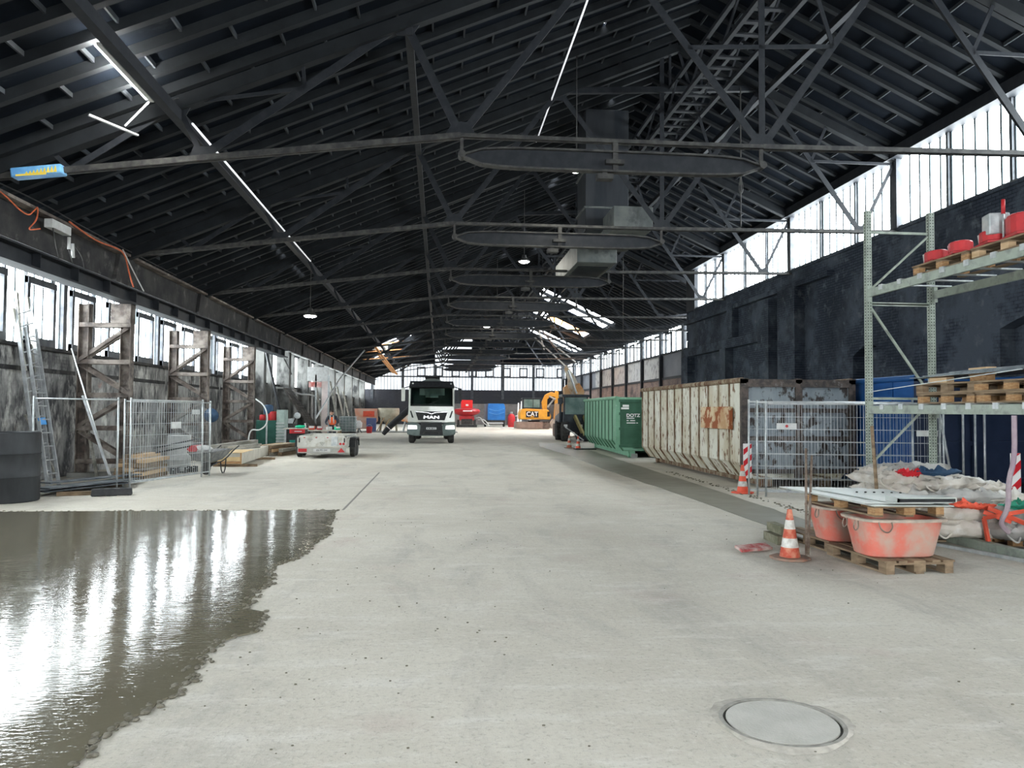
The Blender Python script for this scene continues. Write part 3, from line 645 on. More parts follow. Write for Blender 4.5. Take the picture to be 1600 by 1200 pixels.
tag(B(MB().tube([(-7.95, 20.0, 5.75), (-7.88, 20.5, 5.3), (-7.9, 21.3, 4.9)], .016, 6, 3), 'cable', M_white), 'white cable hanging beside the orange one on the girder', 'cable')
tag(B(MB().tube([(-7.98, 12, 5.85), (-7.97, 14, 5.8), (-7.95, 16, 5.86), (-7.97, 18, 5.8), (-7.97, 24, 5.8)], .014, 6, 3), 'cable', M_blackrub), 'black cable lying along the girder top flange', 'cable')
# ropes and chains
tag(B(MB().cyl((8.35, 20.6, 6.95), (8.35, 20.6, 10.9), .018, 6).tube([(8.35, 20.6, 8.4), (8.28, 20.6, 8.0), (8.35, 20.6, 7.85), (8.42, 20.6, 8.0), (8.35, 20.6, 8.4)], .014, 6, 2), 'rope', M_steel2), 'hanging rope with a noose right of the ventilation duct', 'rope')
tag(B(MB().cyl((8.25, 34, 5.0), (8.25, 34, 10.9), .015, 6), 'rope', M_steel2), 'thin straight rope hanging in front of the broken wall end', 'rope')
tag(B(MB().box(-6.0, -4.4, 66, 66.1, 6.9, 7.9), 'torn_sheet', mat('torn_insulation', (.35, .33, .27), (.2, .19, .16), .9, scale=5)), 'torn pale sheet hanging beside the collapsed left roof opening', 'sheet')
# broken timber at the left roof hole
M_or = mat('raw_orange_timber', (.5, .25, .1), (.3, .14, .06), .8, scale=4)
for i, (a, b) in enumerate((((-6.2, 64, 6.9), (-3.2, 66, 7.7)), ((-6.3, 66, 6.7), (-3.4, 70, 7.3)), ((-6.6, 68, 6.2), (-2.6, 73, 6.9)), ((-5.8, 66.5, 7.2), (-4.2, 71, 5.2)), ((-5.4, 64.8, 7.1), (-3.8, 69.5, 5.0)))):
    tag(B(MB().bar(a, b, .35 if i < 2 else .2, .08), 'broken_board', M_or), ['wide raw timber board crossing the collapsed left roof opening', 'second raw board below it in the collapsed opening', 'lowest long raw board under the collapsed opening', 'raw board dangling down from the collapsed opening', 'shorter raw board dangling from the collapsed opening'][i], 'board', 'broken boards at the collapsed roof opening')
# pale broken battens across right roof lights
M_lb = mat('pale_broken_steel', (.35, .34, .32), (.2, .2, .2), .7, scale=4)
for i, (a, b) in enumerate((((9.4, 78, 9.6), (13.4, 80, 6.4)), ((11.2, 77, 8.8), (14.3, 80, 7.0)), ((8.8, 70, 10.3), (10.8, 79, 8.2)))):
    tag(B(MB().bar(a, b, .12, .12), 'loose_batten', M_lb), ['loose pale batten slanting below the roof lights on the right', 'shorter pale batten near the right window band', 'pale batten slanting towards the walkway'][i], 'batten', 'loose battens under the right roof lights')

mt = bpy.data.materials.new('translucent_tan'); mt.use_nodes = True; N_ = mt.node_tree.nodes; tb_ = N_.new('ShaderNodeBsdfTranslucent'); tb_.inputs[0].default_value = (.85, .55, .32, 1); mt.node_tree.links.new(tb_.outputs[0], N_['Material Output'].inputs[0])
sm = MB(); sm.hexa([(10.2, 69.6, ZR(10.2) + .14), (13.7, 69.6, ZR(13.7) + .14), (13.7, 73.3, ZR(13.7) + .14), (10.2, 73.3, ZR(10.2) + .14), (10.2, 69.6, ZR(10.2) + .16), (13.7, 69.6, ZR(13.7) + .16), (13.7, 73.3, ZR(13.7) + .16), (10.2, 73.3, ZR(10.2) + .16)])
tag(B(sm, 'roof_sheet', mt), 'tan translucent sheet covering the middle roof light on the right', 'roof sheet')
# ================================================================ ground
# wet concrete with a ragged edge
random.seed(11)
edge = []; y = 13.7
while y > -3:
    f = max(0, min(1, (13.7 - y) / 8)); edge.append((-1.66 + .10 * math.sin(y * 1.3) + .05 * math.sin(y * 4.1) + random.uniform(-.035, .035) + (.10 if 6.2 < y < 6.9 else 0), y)); y -= .12
poly = [(XL + .1, -3), (XL + .1, 13.75)] + [(x, 13.7 + .02 * math.sin(x * 5)) for x in (-8, -6, -4, -2.5)] + edge
mm = MB(); mm.prz(poly[::-1], -.02, .012); tag(B(mm, 'wet_screed', M_wet), 'shiny wet freshly poured concrete reflecting the windows', 'wet concrete', kind='stuff')
rd = MB()
for (x, y) in edge:
    for k in range(7):
        if random.random() < .8:
            r = random.uniform(.006, .022); cx = x + random.uniform(-.05, .05); rd.ball((cx, y + random.uniform(-.06, .06), .008), r, 6, 4, (1.3, random.uniform(1, 2.4), .55))
for i in range(260):
    x = random.uniform(-1.6, 1) if random.random() < .6 else random.uniform(-1.6, 6); y = random.uniform(1.5, 13); r = random.uniform(.003, .009); rd.ball((x, y, .003), r, 5, 3, (1.3, 1, .6))
for i in range(170):
    x = random.uniform(-8, -1.8); r = random.uniform(.008, .02); rd.ball((x, 13.76 + random.gauss(0, .05), .005), r, 5, 3, (1.6, 1, .6))
tag(B(rd, 'concrete_crumbs', mat('damp_crumbs', (.10, .09, .065), (.18, .165, .13), .9, scale=20)), 'damp crumbs and ridge along the edge of the wet concrete', 'rubble', kind='stuff')
# smooth damp strip on the right
pl = [(5.05, 8.5), (5.15, 14.6), (5.03, 22.7), (5.2, 30), (5.0, 38), (5.5, 42), (6.5, 42), (7.0, 38), (6.6, 28), (6.35, 20.5), (6.1, 14.1), (5.9, 10)]
pp = []
for i, (a, b) in enumerate(pl):
    c, d = pl[(i + 1) % len(pl)]
    for k in range(8): f = k / 8; pp.append((a + (c - a) * f + random.uniform(-.03, .03), b + (d - b) * f))
tag(B(MB().prz(pp, -.01, .006), 'damp_strip', M_damp), 'damp grey smoothed strip of concrete beside the containers', 'concrete strip', kind='stuff')
cr = MB()
for i in range(220): y = random.uniform(10, 22); cr.ball((6.5 + (y - 14) * .03 + random.gauss(0, .06), y, .006), random.uniform(.01, .03), 5, 3, (1, 1.6, .5))
tag(B(cr, 'crumb_line', MATS['damp_crumbs']), 'thin line of crumbs beside the damp strip', 'rubble', kind='stuff')
# manhole
mh = thing('manhole_cover', 'round concrete-filled manhole cover set in the floor', 'manhole cover', (1.945, 4.24, 0))
M_mh = mat('manhole_concrete', (.40, .39, .35), (.46, .45, .41), .8, scale=4, bump=.3, bscale=60)
B(MB().lathe([(0, .0), (.305, .0), (.305, .012), (0, .012)], n=48), 'lid', M_mh, mh)
B(MB().lathe([(.322, -.01), (.322, .013), (.345, .013), (.345, -.01)], n=48), 'ring', mat('manhole_rim', (.30, .29, .26), (.2, .19, .17), .7, scale=12), mh)
B(MB().lathe([(.306, -.004), (.306, .003), (.321, .003), (.321, -.004)], n=48), 'gap', mat('dark_gap', (.04, .038, .03)), mh)
q = MB(); pts = []
for i in range(64):
    a = 2 * PI * i / 64; r = .385 + .03 * math.sin(a * 3 + 1) + random.uniform(-.008, .008); pts.append((r * math.cos(a), r * math.sin(a)))
inn = [(.345 * math.cos(2 * PI * i / 64), .345 * math.sin(2 * PI * i / 64)) for i in range(64)]
q.add([(x, y, .0015) for x, y in pts] + [(x, y, .012) for x, y in inn], [(i, (i + 1) % 64, (i + 1) % 64 + 64, i + 64) for i in range(64)], True)
B(q, 'mortar_collar', mat('mortar_collar', (.44, .41, .36), (.33, .31, .27), .85, scale=14), mh)
# chalky saw line
tag(B(MB().box(-1.68, -1.64, 13.75, 22, .001, .004).cbox((1.4, 4.1, .002), (.004, .004, .003)), 'saw_cut', mat('saw_cut_dark', (.2, .19, .17))), 'fine straight saw cut in the floor beyond the wet concrete', 'floor joint')

# ================================================================ materials for the things
M_rubber = M_blackrub
M_galv = mat('galvanised_tube', (.38, .41, .42), (.52, .54, .54), .4, scale=9, metal=.5)
M_black = mat('black_plastic', (.012, .013, .015), (.025, .026, .028), .5, scale=8)
M_darkgl = mat('dark_glass', (.012, .015, .018), None, .08, spec=.6)
M_wood = mat('weathered_pallet_wood', (.15, .105, .065), (.25, .18, .115), .8, scale=5, stretch=(1, .4, 3), c3=(.10, .075, .05), s3=3, lo3=.55, hi3=.7)
M_wood2 = mat('fresh_pallet_wood', (.46, .31, .17), (.58, .42, .26), .75, scale=5, stretch=(1, .4, 3))
M_woodend = mat('wood_block_end', (.30, .165, .075), (.42, .26, .13), .8, scale=16, stretch=(1, 1, 3))
M_grey_wood = mat('grey_timber', (.22, .21, .185), (.33, .32, .28), .85, scale=4, stretch=(3, .3, 3), c3=(.12, .12, .10))
M_ply = mat('yellow_plywood', (.62, .46, .25), (.50, .36, .19), .7, scale=3)
M_plyside = mat('pale_board', (.48, .46, .40), (.38, .36, .31), .8, scale=3)
M_red = mat('red_paint', (.48, .03, .035), (.34, .025, .03), .4, scale=4)
M_orange_p = mat('safety_orange', (.75, .10, .05), (.6, .09, .05), .5, scale=5)
M_coneW = mat('cone_white', (.62, .62, .58), (.42, .40, .36), .6, scale=12)
M_tyre = mat('tyre_rubber', (.022, .022, .023), (.06, .058, .055), .85, scale=7)
M_tan = mat('dusty_rim', (.16, .155, .14), (.26, .25, .23), .6, scale=8)
M_txtw = mat('white_lettering', (.75, .75, .73), None, .5)
M_txtk = mat('black_lettering', (.02, .02, .02), None, .5)
M_txtc = mat('chrome_lettering', (.75, .76, .78), None, .25, metal=.6)
M_blue = mat('blue_sticker', (.02, .23, .6), (.03, .28, .66), .4, scale=6)
def wheel(parent, nm, x, y, z, r, w, ax='x', tm=None, rim=None, lugs=0):
    a = MB(); pr = [(r * .55, -w / 2), (r * .86, -w / 2), (r, -w * .32), (r, w * .32), (r * .86, w / 2), (r * .55, w / 2)]
    a.lathe(pr, (x, y, z), 24, ax)
    for i in range(lugs):
        t = 2 * PI * i / lugs; c, s = math.cos(t), math.sin(t)
        for sd in (-1, 1):
            if ax == 'x': p = V((x + sd * w * .05, y + c * r, z + s * r)); q = V((x + sd * w * .46, y + math.cos(t + .16) * r * .97, z + math.sin(t + .16) * r * .97))
            else: p = V((x + c * r, y + sd * w * .05, z + s * r)); q = V((x + math.cos(t + .16) * r * .97, y + sd * w * .46, z + math.sin(t + .16) * r * .97))
            a.bar(p, q, .05, .07, (p - V((x, y, z))))
    o = B(a, nm, tm or M_tyre, parent, smooth=False)
    B(MB().lathe([(0, -w * .30), (r * .2, -w * .36), (r * .25, -w * .3), (r * .5, -w * .2), (r * .56, -w * .42), (r * .56, w * .42), (r * .5, w * .2), (r * .25, w * .3), (r * .2, w * .36), (0, w * .3)], (x, y, z), 24, ax), 'rim', rim or M_tan, o)
    return o

# ================================================================ left side
# ---- drum
t = thing('steel_drum', 'tall black steel drum at the left edge beside the fence', 'drum', (-8.12, 15.35, 0))
B(MB().lathe([(.55, 0), (.57, .02), (.57, .45), (.585, .47), (.57, .49), (.57, .88), (.585, .9), (.57, .92), (.57, 1.28), (.55, 1.3), (.53, 1.28), (.53, 1.2), (0, 1.2)], n=36), 'shell', mat('tar_black', (.012, .013, .015), (.03, .033, .036), .55, scale=2, stretch=(1, 1, .3)), t)
tag(B(MB().box(-8.3, -7.98, 14.35, 14.6, 0, .14), 'concrete_block', M_darkconc), 'small dark block on the floor in front of the black drum', 'block')
# ---- ladder
def lad_section(nm, p0, p1, q0, q1, rungs, par, m, skip=0):
    a = MB().bar(p0, p1, .03, .075, (1, 0, 0)).bar(q0, q1, .03, .075, (1, 0, 0)); s = B(a, nm, m, par, True)
    p0, p1, q0, q1 = map(V, (p0, p1, q0, q1)); r = MB()
    for i in range(1, rungs): f = i / rungs; r.cyl(p0.lerp(p1, f), q0.lerp(q1, f), .016, 8)
    BL(r, 'rung', m, s, True); return s
t = thing('extension_ladder', 'aluminium extension ladder leaning against the left wall windows', 'ladder', (-8.5, 18.2, 0))
M_alu = mat('worn_aluminium', (.42, .44, .45), (.30, .31, .32), .4, scale=6, metal=.4)
M_lad2 = mat('limed_ladder_wood', (.42, .41, .36), (.55, .54, .48), .75, scale=9, stretch=(1, 1, .4))
lad_section('front_section', (-8.5, 17.75, 0), (-9.42, 18.45, 3.6), (-8.45, 18.15, 0), (-9.4, 18.85, 3.6), 12, t, M_alu)
lad_section('rear_section', (-8.62, 17.62, 0.05), (-9.62, 18.35, 4.15), (-8.58, 18.05, .05), (-9.6, 18.95, 4.35), 14, t, M_alu)
for a, b2 in (((-9.35, 18.28, 2.6), (-9.66, 18.5, 4.4)), ((-9.38, 18.42, 2.6), (-9.6, 18.25, 4.0)), ((-9.38, 18.92, 2.6), (-9.62, 18.88, 4.35))):
    B(MB().bar(a, b2, .09, .05, (1, 0, 0)), 'padding_board', M_lad2, t, True)
B(MB().cbox((-8.86, 18.17, 1.46), (.02, .3, .16), 0, 0, -.25), 'sticker', M_blue, t, True)
# ---- poles against the wall
for nm, a, b2, w, m, lab in (('leaning_pole', (-9.52, 20.9, 3.3), (-7.6, 18.75, .12), .045, M_galv, 'long thin steel pole leaning from the window sill, right of the ladder'),
    ('leaning_plank', (-9.42, 21.3, 2.1), (-8.46, 20.1, 0.02), .1, M_grey_wood, 'broad pale plank leaning on the wall between ladder and lattice column'),
    ('leaning_pole', (-8.35, 18.95, 2.05), (-7.5, 18.6, .06), .07, M_alu, 'short thick pole leaning in front of the nearest lattice column'),
    ('leaning_pole', (-9.45, 18.6, 1.6), (-8.7, 18.75, .02), .06, M_grey_wood, 'brown weathered pole crossing in front of the ladder feet')):
    tag(B(MB().bar(a, b2, w, w * .6, (1, 0, 0)), nm, m), lab, 'pole' if 'pole' in nm else 'plank')
# ---- construction fence
def mesh_panel(label, p, q, h=2.0, mesh=True, group=None, z0=.03, frame_m=M_galv, lean=0, step=.13, top2=None):
    """fence panel from foot p to foot q (x,y)"""
    p = V((p[0], p[1], 0)); q = V((q[0], q[1], 0)); d = (q - p); L = d.length; d.normalize(); nrm = V((-d.y, d.x, 0))
    t = thing('site_fence', label, 'fence', tuple(p), math.atan2(d.y, d.x), group)
    f = lambda x, z: (x, lean * z, z)
    for x in (0, L): B(MB().cyl(f(x, 0), f(x, h), .022, 8), 'post', frame_m, t)
    for z in (z0 + .08, h - .05): B(MB().cyl(f(0, z), f(L, z), .017, 8), 'rail', frame_m, t)
    if mesh:
        w = MB(); x = step
        while x < L - .02: w.bar(f(x, z0 + .08), f(x, h - .05), .005, .005); x += step
        z = z0 + .34
        while z < h - .1: w.bar(f(0, z), f(L, z), .006, .006); z += .26
        o = B(w, 'wire_mesh', M_galv, t); o['kind'] = 'stuff'
    return t
t = mesh_panel('open steel fence frame in front of the ladder, left of the black foot block', (-8.27, 16.6), (-7.0, 17.6), mesh=False)
t = mesh_panel('mesh fence panel between the black foot block and the wheelbarrow', (-6.78, 17.72), (-6.1, 20.6), step=.09)
B(MB().box(1.55, 1.95, -.02, .0, 1.28, 1.44), 'notice_plate', M_white, t)
t2 = mesh_panel('second mesh fence panel close behind it, left side', (-6.98, 17.9), (-6.02, 21.0), h=1.97, step=.09)
B(MB().box(2.45, 2.75, -.02, 0, 1.62, 1.74), 'notice_plate', M_white, t2)
def fence_foot(x, y, rz, lab):
    t = thing('ballast_block', lab, 'fence foot', (x, y, 0), rz, 'black fence foot blocks'); a = MB()
    a.box(-.36, .36, -.11, .11, .03, .145).box(-.36, -.28, -.11, .11, 0, .03).box(.28, .36, -.11, .11, 0, .03).box(-.1, .1, -.11, .11, 0, .03)
    B(a, 'block', M_black, t, bevel=.012); BL(MB().lathe([(.03, .145), (.045, .145), (.045, .155), (.03, .155)], (-.18, 0, 0), 10).lathe([(.03, .145), (.045, .145), (.045, .155), (.03, .155)], (.18, 0, 0), 10), 'socket', M_rubber, t)
    return t
fence_foot(-6.55, 16.25, .35, 'black recycled-plastic fence foot at the left fence corner'); 
# ---- steel plates stack on the floor
pls = []
for i, (a, b2, z, w) in enumerate((((-7.9, 16.1), (-6.95, 18.2), .10, .42), ((-7.95, 16.4), (-7.05, 18.7), .135, .38), ((-7.75, 16.0), (-6.9, 18.0), .17, .34), ((-8.1, 16.8), (-7.1, 19.0), .205, .30))):
    o = B(MB().bar((a[0], a[1], z), (b2[0], b2[1], z), w, .028), 'steel_plank', mat('blue_grey_steel', (.05, .06, .07), (.12, .13, .14), .45, scale=3) if i == 0 else MATS['blue_grey_steel'])
    tag(o, 'dark flat steel plank under the ladder, ' + ['lowest of the pile', 'second from the floor', 'third from the floor', 'topmost of the pile'][i], 'plank', 'steel planks by the left fence')
tag(B(MB().cbox((-7.25, 16.3, .04), (.7, .1, .08), .3), 'timber_bearer', M_wood), 'timber bearer under the near end of the steel planks', 'timber')
tag(B(MB().cbox((-7.45, 18.2, .04), (.7, .1, .08), .3), 'timber_bearer', M_wood), 'timber bearer under the far end of the steel planks', 'timber')
# ---- lumber stack behind the mesh panel
random.seed(5)
n = 0
for lay in range(6):
    for k in range(3 if lay < 5 else 2):
        x = -7.75 + k * .24 + random.uniform(-.02, .02); y0 = 19.6 + random.uniform(-.12, .15) + (.25 if lay > 3 else 0)
        o = B(MB().cbox((x, y0 + .75, .06 + lay * .1), (.215, 1.5 + random.uniform(-.1, .1), .09), random.uniform(-.02, .02)), 'sawn_board', M_wood if (lay + k) % 3 else M_wood2)
        tag(o, 'short sawn board in the stack behind the mesh fence, %s, %s' % (['bottom layer', 'second layer', 'third layer', 'fourth layer', 'fifth layer', 'top layer'][lay], ['left', 'middle', 'right'][k]), 'board', 'sawn boards stacked behind the left fence'); n += 1
# ---- pale drum and bucket
t = thing('concrete_ring', 'pale grey ribbed drum standing behind the mesh fence beside a lattice column', 'drum', (-7.35, 22.7, 0))
B(MB().lathe([(.32, 0), (.32, .3), (.335, .32), (.32, .34), (.32, .66), (.335, .68), (.32, .7), (.32, 1.0), (.28, 1.02), (.28, .98), (0, .98)], n=30), 'shell', mat('pale_drum', (.42, .43, .42), (.32, .33, .32), .7, scale=3), t)
for i, (x, y) in enumerate(((-7.0, 21.9), (-6.85, 22.3), (-7.15, 21.6))):
    t = thing('metal_bracket', 'small black clamp on the floor before the pale drum, ' + ['middle one', 'rightmost one', 'leftmost one'][i], 'clamp', (x, y, 0), i, 'black clamps by the pale drum')
    B(MB().box(-.12, .12, -.08, .08, 0, .05).box(-.12, -.08, -.08, .08, .05, .16).box(.08, .12, -.08, .08, .05, .16), 'body', M_black, t); B(MB().cyl((-.14, 0, .12), (.14, 0, .12), .015, 8), 'bolt', M_galv, t)
tag(B(MB().cyl((-7.45, 21.0, .72), (-6.55, 22.0, .95), .02, 6).cyl((-7.4, 21.0, .6), (-6.5, 22.0, .8), .02, 6), 'bent_bar', M_black), 'two black bars leaning across the board stack', 'bar')
# floodlight on column
t = thing('floodlight', 'dark round floodlight hung on the second lattice column', 'floodlight', (-7.6, 26.6, 1.55))
B(MB().lathe([(0, .16), (.1, .15), (.2, .02), (.24, 0), (.22, -.02), (0, -.02)], n=20).xf(Matrix.Rotation(math.radians(100), 4, 'X')), 'housing', mat('navy_plastic', (.02, .05, .10), (.03, .07, .13), .5, scale=5), t)
B(MB().cyl((0, -.03, 0), (0, -.05, 0), .12, 20), 'lens', mat('cold_lens', (.35, .45, .52), None, .2), t)
B(MB().bar((0, .1, .1), (-.38, .5, .3), .04, .02), 'bracket', M_black, t)
# ---- wheelbarrow
t = thing('wheelbarrow', 'grey wheelbarrow loaded with a red and white bag beside the fence', 'wheelbarrow', (-6.25, 21.35, 0), math.radians(-12))
wheel(t, 'wheel', .05, 0, .2, .2, .09, 'x')
tray = MB(); bot = [(-.17, -.12, .36), (.24, -.12, .36), (.24, .5, .38), (-.17, .5, .38)]; top = [(-.34, -.32, .62), (.42, -.32, .62), (.42, .75, .66), (-.34, .75, .66)]
tray.open = True
tray.add(bot + top, [(3, 2, 1, 0), (0, 1, 5, 4), (1, 2, 6, 5), (2, 3, 7, 6), (3, 0, 4, 7)])
tr = B(tray, 'tray', mat('grey_tray', (.10, .105, .11), (.2, .2, .19), .5, scale=6), t); sd = tr.modifiers.new('s', 'SOLIDIFY'); sd.thickness = .012
for s in (-.16, .24): B(MB().tube([(s * .4 + .03, 0, .2), (s, .15, .3), (s * 1.2, .55, .36), (s * 1.35, .95, .6), (s * 1.35, 1.3, .72)], .018, 8, 2), 'handle', M_black, t)
for s in (-.19, .27): B(MB().tube([(s, .35, .34), (s, .42, .02), (s, .60, .02), (s, .66, .38)], .016, 8, 1), 'leg', M_black, t)
tb = thing('cement_bag', 'red and white cement bag lying in the wheelbarrow', 'bag', (-6.3, 21.4, .58), math.radians(-12))
B(MB().loft([[V((x, -.28 + .3 * .0 + yy, .10 + hh * .11 * s)) for x, hh, s in [(-.28 + .56 * k / 6, math.sin(PI * k / 6), 1) for k in range(7)] + [(.28 - .56 * k / 6, math.sin(PI * k / 6), -1) for k in range(1, 6)]] for yy in (0, .15, .3, .45)]), 'sack', M_white, tb, sub=1)
B(MB().loft([[V((x, -.3 + yy, .105 + hh * .12 * s)) for x, hh, s in [(-.30 + .3 * k / 6, math.sin(PI * k / 6) * .9, 1) for k in range(7)] + [(0 - .3 * k / 6, math.sin(PI * k / 6), -1) for k in range(1, 6)]] for yy in (0, .2, .47)]), 'red_print', M_red, tb)
# ---- plywood box beam + planks
t = thing('plywood_crate', 'long flat pale crate with yellow plywood end on the floor behind the wheelbarrow', 'crate', (-6.35, 24.2, 0), math.radians(3))
B(MB().box(-.35, .35, 0, 4.9, .08, .42), 'body', M_plyside, t); B(MB().box(-.33, .33, -.02, .0, .18, .30), 'end_recess', M_ply, t); B(MB().box(-.36, .36, -.03, 1.9, .42, .435), 'lid', M_ply, t)
B(MB().box(-.35, .35, -.02, 0, .09, .17).box(.32, .36, -.03, .0, .08, .42), 'edge_board', M_woodend, t)
B(MB().box(-.5, .8, .1, .2, 0, .08).box(-.5, .8, 3.5, 3.6, 0, .08), 'bearer', M_wood, t)
for i, (x, y, z, L, a) in enumerate(((-7.15, 28.2, .15, 6.4, .02), (-7.4, 28.4, .15, 6.0, 0), (-7.15, 28.4, .33, 6.0, .01), (-7.45, 28.6, .33, 5.4, .03), (-7.3, 28.2, .50, 5.5, .05), (-6.6, 26.6, .48, 2.2, .25))):
    tag(B(MB().cbox((x, y, z), (.24, L, .16), -a), 'scaffold_plank', M_grey_wood), 'grey plank in the pile behind the wheelbarrow, ' + ['lowest, right', 'lowest, left', 'middle, right', 'middle, left', 'topmost', 'short one lying across the crate'][i], 'plank', 'grey planks behind the wheelbarrow')
tag(B(MB().cbox((-7.2, 28.2, .035), (.9, .1, .07)).cbox((-7.2, 30, .035), (.9, .1, .07)), 'plank_bearer', M_wood), 'timber bearers under the grey planks', 'timber')
for i in range(14):
    lay = i // 5; x = -6.6 + (i % 5) * .2; 
    tag(B(MB().cbox((x, 30.4 + random.uniform(-.2, .2) + .7, .07 + lay * .14), (.16, 2.6, .12), random.uniform(-.28, -.1)), 'firewood_beam', [M_grey_wood, M_wood, M_wood2][i % 3]), 'rough timber in the heap between crate and green tank, %s, %s' % (['bottom row', 'middle row', 'top row'][lay], ['first', 'second', 'third', 'fourth', 'fifth'][i % 5] + ' from the left'), 'timber', 'rough timbers heaped beyond the crate')
# ---- looped cable on third column, green tank, cabinet, bench
tag(B(MB().tube([(-7.75, 33.5, 2.2), (-7.3, 33.3, 1.9), (-7.15, 33.2, 1.2), (-7.5, 33.2, .85), (-7.9, 33.3, .95), (-8.0, 33.3, .4), (-7.85, 33.3, .03)], .03, 8, 3), 'hose', mat('pale_hose', (.6, .62, .6), None, .5)), 'pale hose looped from the third lattice column', 'hose')
M_green = mat('bottle_green', (.012, .06, .045), (.02, .085, .065), .45, scale=3)
t = thing('waste_container', 'dark green bin with red odds and ends on top, beside the third column', 'bin', (-7.25, 34.0, 0))
B(MB().box(-.5, .35, -.4, .4, 0, 1.3), 'body', M_green, t, bevel=.03); B(MB().box(-.08, -.02, -.43, -.4, .05, 1.3), 'strap', M_galv, t)
B(MB().box(.35, .68, -.4, .4, .05, 1.75), 'ribbed_panel', mat('pale_green_panel', (.28, .35, .32), (.2, .26, .24), .6, scale=3), t)
rr = MB()
for i in range(9): rr.box(.34, .69, -.42, -.4, .12 + i * .13, .16 + i * .13)
B(rr, 'rib', M_galv, t)
for i, (x, z, r, m, lab) in enumerate(((-.3, 1.42, .13, M_red, 'small red canister on the green bin, left'), (.12, 1.5, .2, M_red, 'round red drum lid lying on the green bin'), (-.05, 1.78, .2, MATS['navy_plastic'], 'dark crumpled bundle topmost on the green bin'))):
    tb = thing('canister', lab, 'canister', (-7.25 + x, 33.9, z - r)); B(MB().lathe([(0, 0), (r * .9, 0), (r, r * .2), (r, r * 1.6), (r * .8, r * 1.9), (0, r * 1.95)], n=16), 'body', m, tb); B(MB().lathe([(0, r * 1.95), (r * .3, r * 1.95), (r * .3, r * 2.1), (0, r * 2.1)], n=10), 'cap', M_black, tb)
tag(B(MB().box(-7.0, -6.72, 36.6, 36.8, 1.0, 1.35).box(-6.9, -6.84, 36.65, 36.75, 0, 1.0), 'socket_post', M_galv), 'pale socket box on a short post right of the green bin', 'socket post')
t = thing('tool_cabinet', 'green and black tool cabinet with a red drawer beside the trailer', 'cabinet', (-5.95, 32.9, 0))
B(MB().box(-.42, .42, -.3, .35, 0, .95), 'body', M_black, t, bevel=.01); B(MB().box(-.2, .38, -.32, -.3, .12, .5), 'door', mat('teal_door', (.01, .17, .14), (.01, .2, .17), .4, scale=3), t)
d_ = B(MB().box(-.2, .42, -.36, -.3, .78, .96), 'drawer', M_red, t); B(MB().box(0, .3, -.37, -.36, .85, .88), 'handle', M_white, d_)
B(MB().box(-.46, .46, -.36, .38, .95, .99), 'top', M_plyside, t); B(MB().box(-.42, -.34, -.32, -.3, .08, .95), 'edge', M_galv, t)
tb = thing('green_cloth', 'bright green work gloves on the tool cabinet', 'gloves', (-5.78, 32.8, .99)); B(MB().ball((0, 0, .06), .16, 10, 6, (1.2, .7, .45)).ball((.12, -.02, .08), .1, 8, 6, (1.2, .7, .5)), 'fabric', mat('green_glove', (.01, .42, .22), None, .6), tb)
t = thing('vice_machine', 'small grey bench machine standing between green bin and tool cabinet', 'machine', (-6.55, 35.0, 0))
B(MB().box(-.35, .4, -.2, .2, .82, .92).box(-.3, -.24, -.2, .2, 0, .82).box(.3, .36, -.2, .2, 0, .82), 'stand', M_steel2, t); B(MB().box(-.15, .15, -.15, .15, .92, 1.15).cyl((.1, 0, 1.15), (.32, 0, 1.7), .03, 8), 'head', M_steel2, t); B(MB().lathe([(.0, 0), (.14, 0), (.14, .05), (0, .05)], (.28, -.1, 1.5), 16, 'y'), 'handwheel', M_galv, t)
# workbench with odds and ends
t = thing('workbench', 'long low workbench where the person in the orange vest works', 'workbench', (-5.4, 37.2, 0))
B(MB().box(-.95, .75, -.4, .4, .76, .82), 'top', M_plyside, t)
for x, y in ((-.9, -.35), (.7, -.35), (-.9, .35), (.7, .35)): B(MB().box(x - .04, x + .04, y - .04, y + .04, 0, .76), 'leg', M_wood, t)
for i, (x, m, s, lab) in enumerate(((-.55, M_orange_p, .14, 'orange bundle on the workbench, leftmost'), (-.2, M_red, .13, 'red box on the workbench beside the orange bundle'), (.25, M_white, .12, 'white-red parcel on the workbench before the person'), (.62, MATS['green_glove'], .12, 'green item at the right end of the workbench'))):
    tb = thing('parts_box', lab, 'box', (-5.4 + x, 36.95, .82), .2 * i, 'items on the workbench'); B(MB().box(-s, s, -s * .7, s * .7, 0, s * 1.2), 'box', m, tb, bevel=.02); B(MB().box(-s * .8, s * .8, -s * .72, -s * .5, s * .6, s * 1.3), 'flap', M_white, tb)
tb = thing('spray_bottle', 'pale bottle on the workbench end near the cabinet', 'bottle', (-6.25, 36.9, .82)); B(MB().lathe([(0, 0), (.045, 0), (.045, .2), (.02, .26), (0, .26)], n=12), 'body', M_white, tb); B(MB().box(-.05, .03, -.02, .02, .26, .31), 'trigger', M_white, tb)

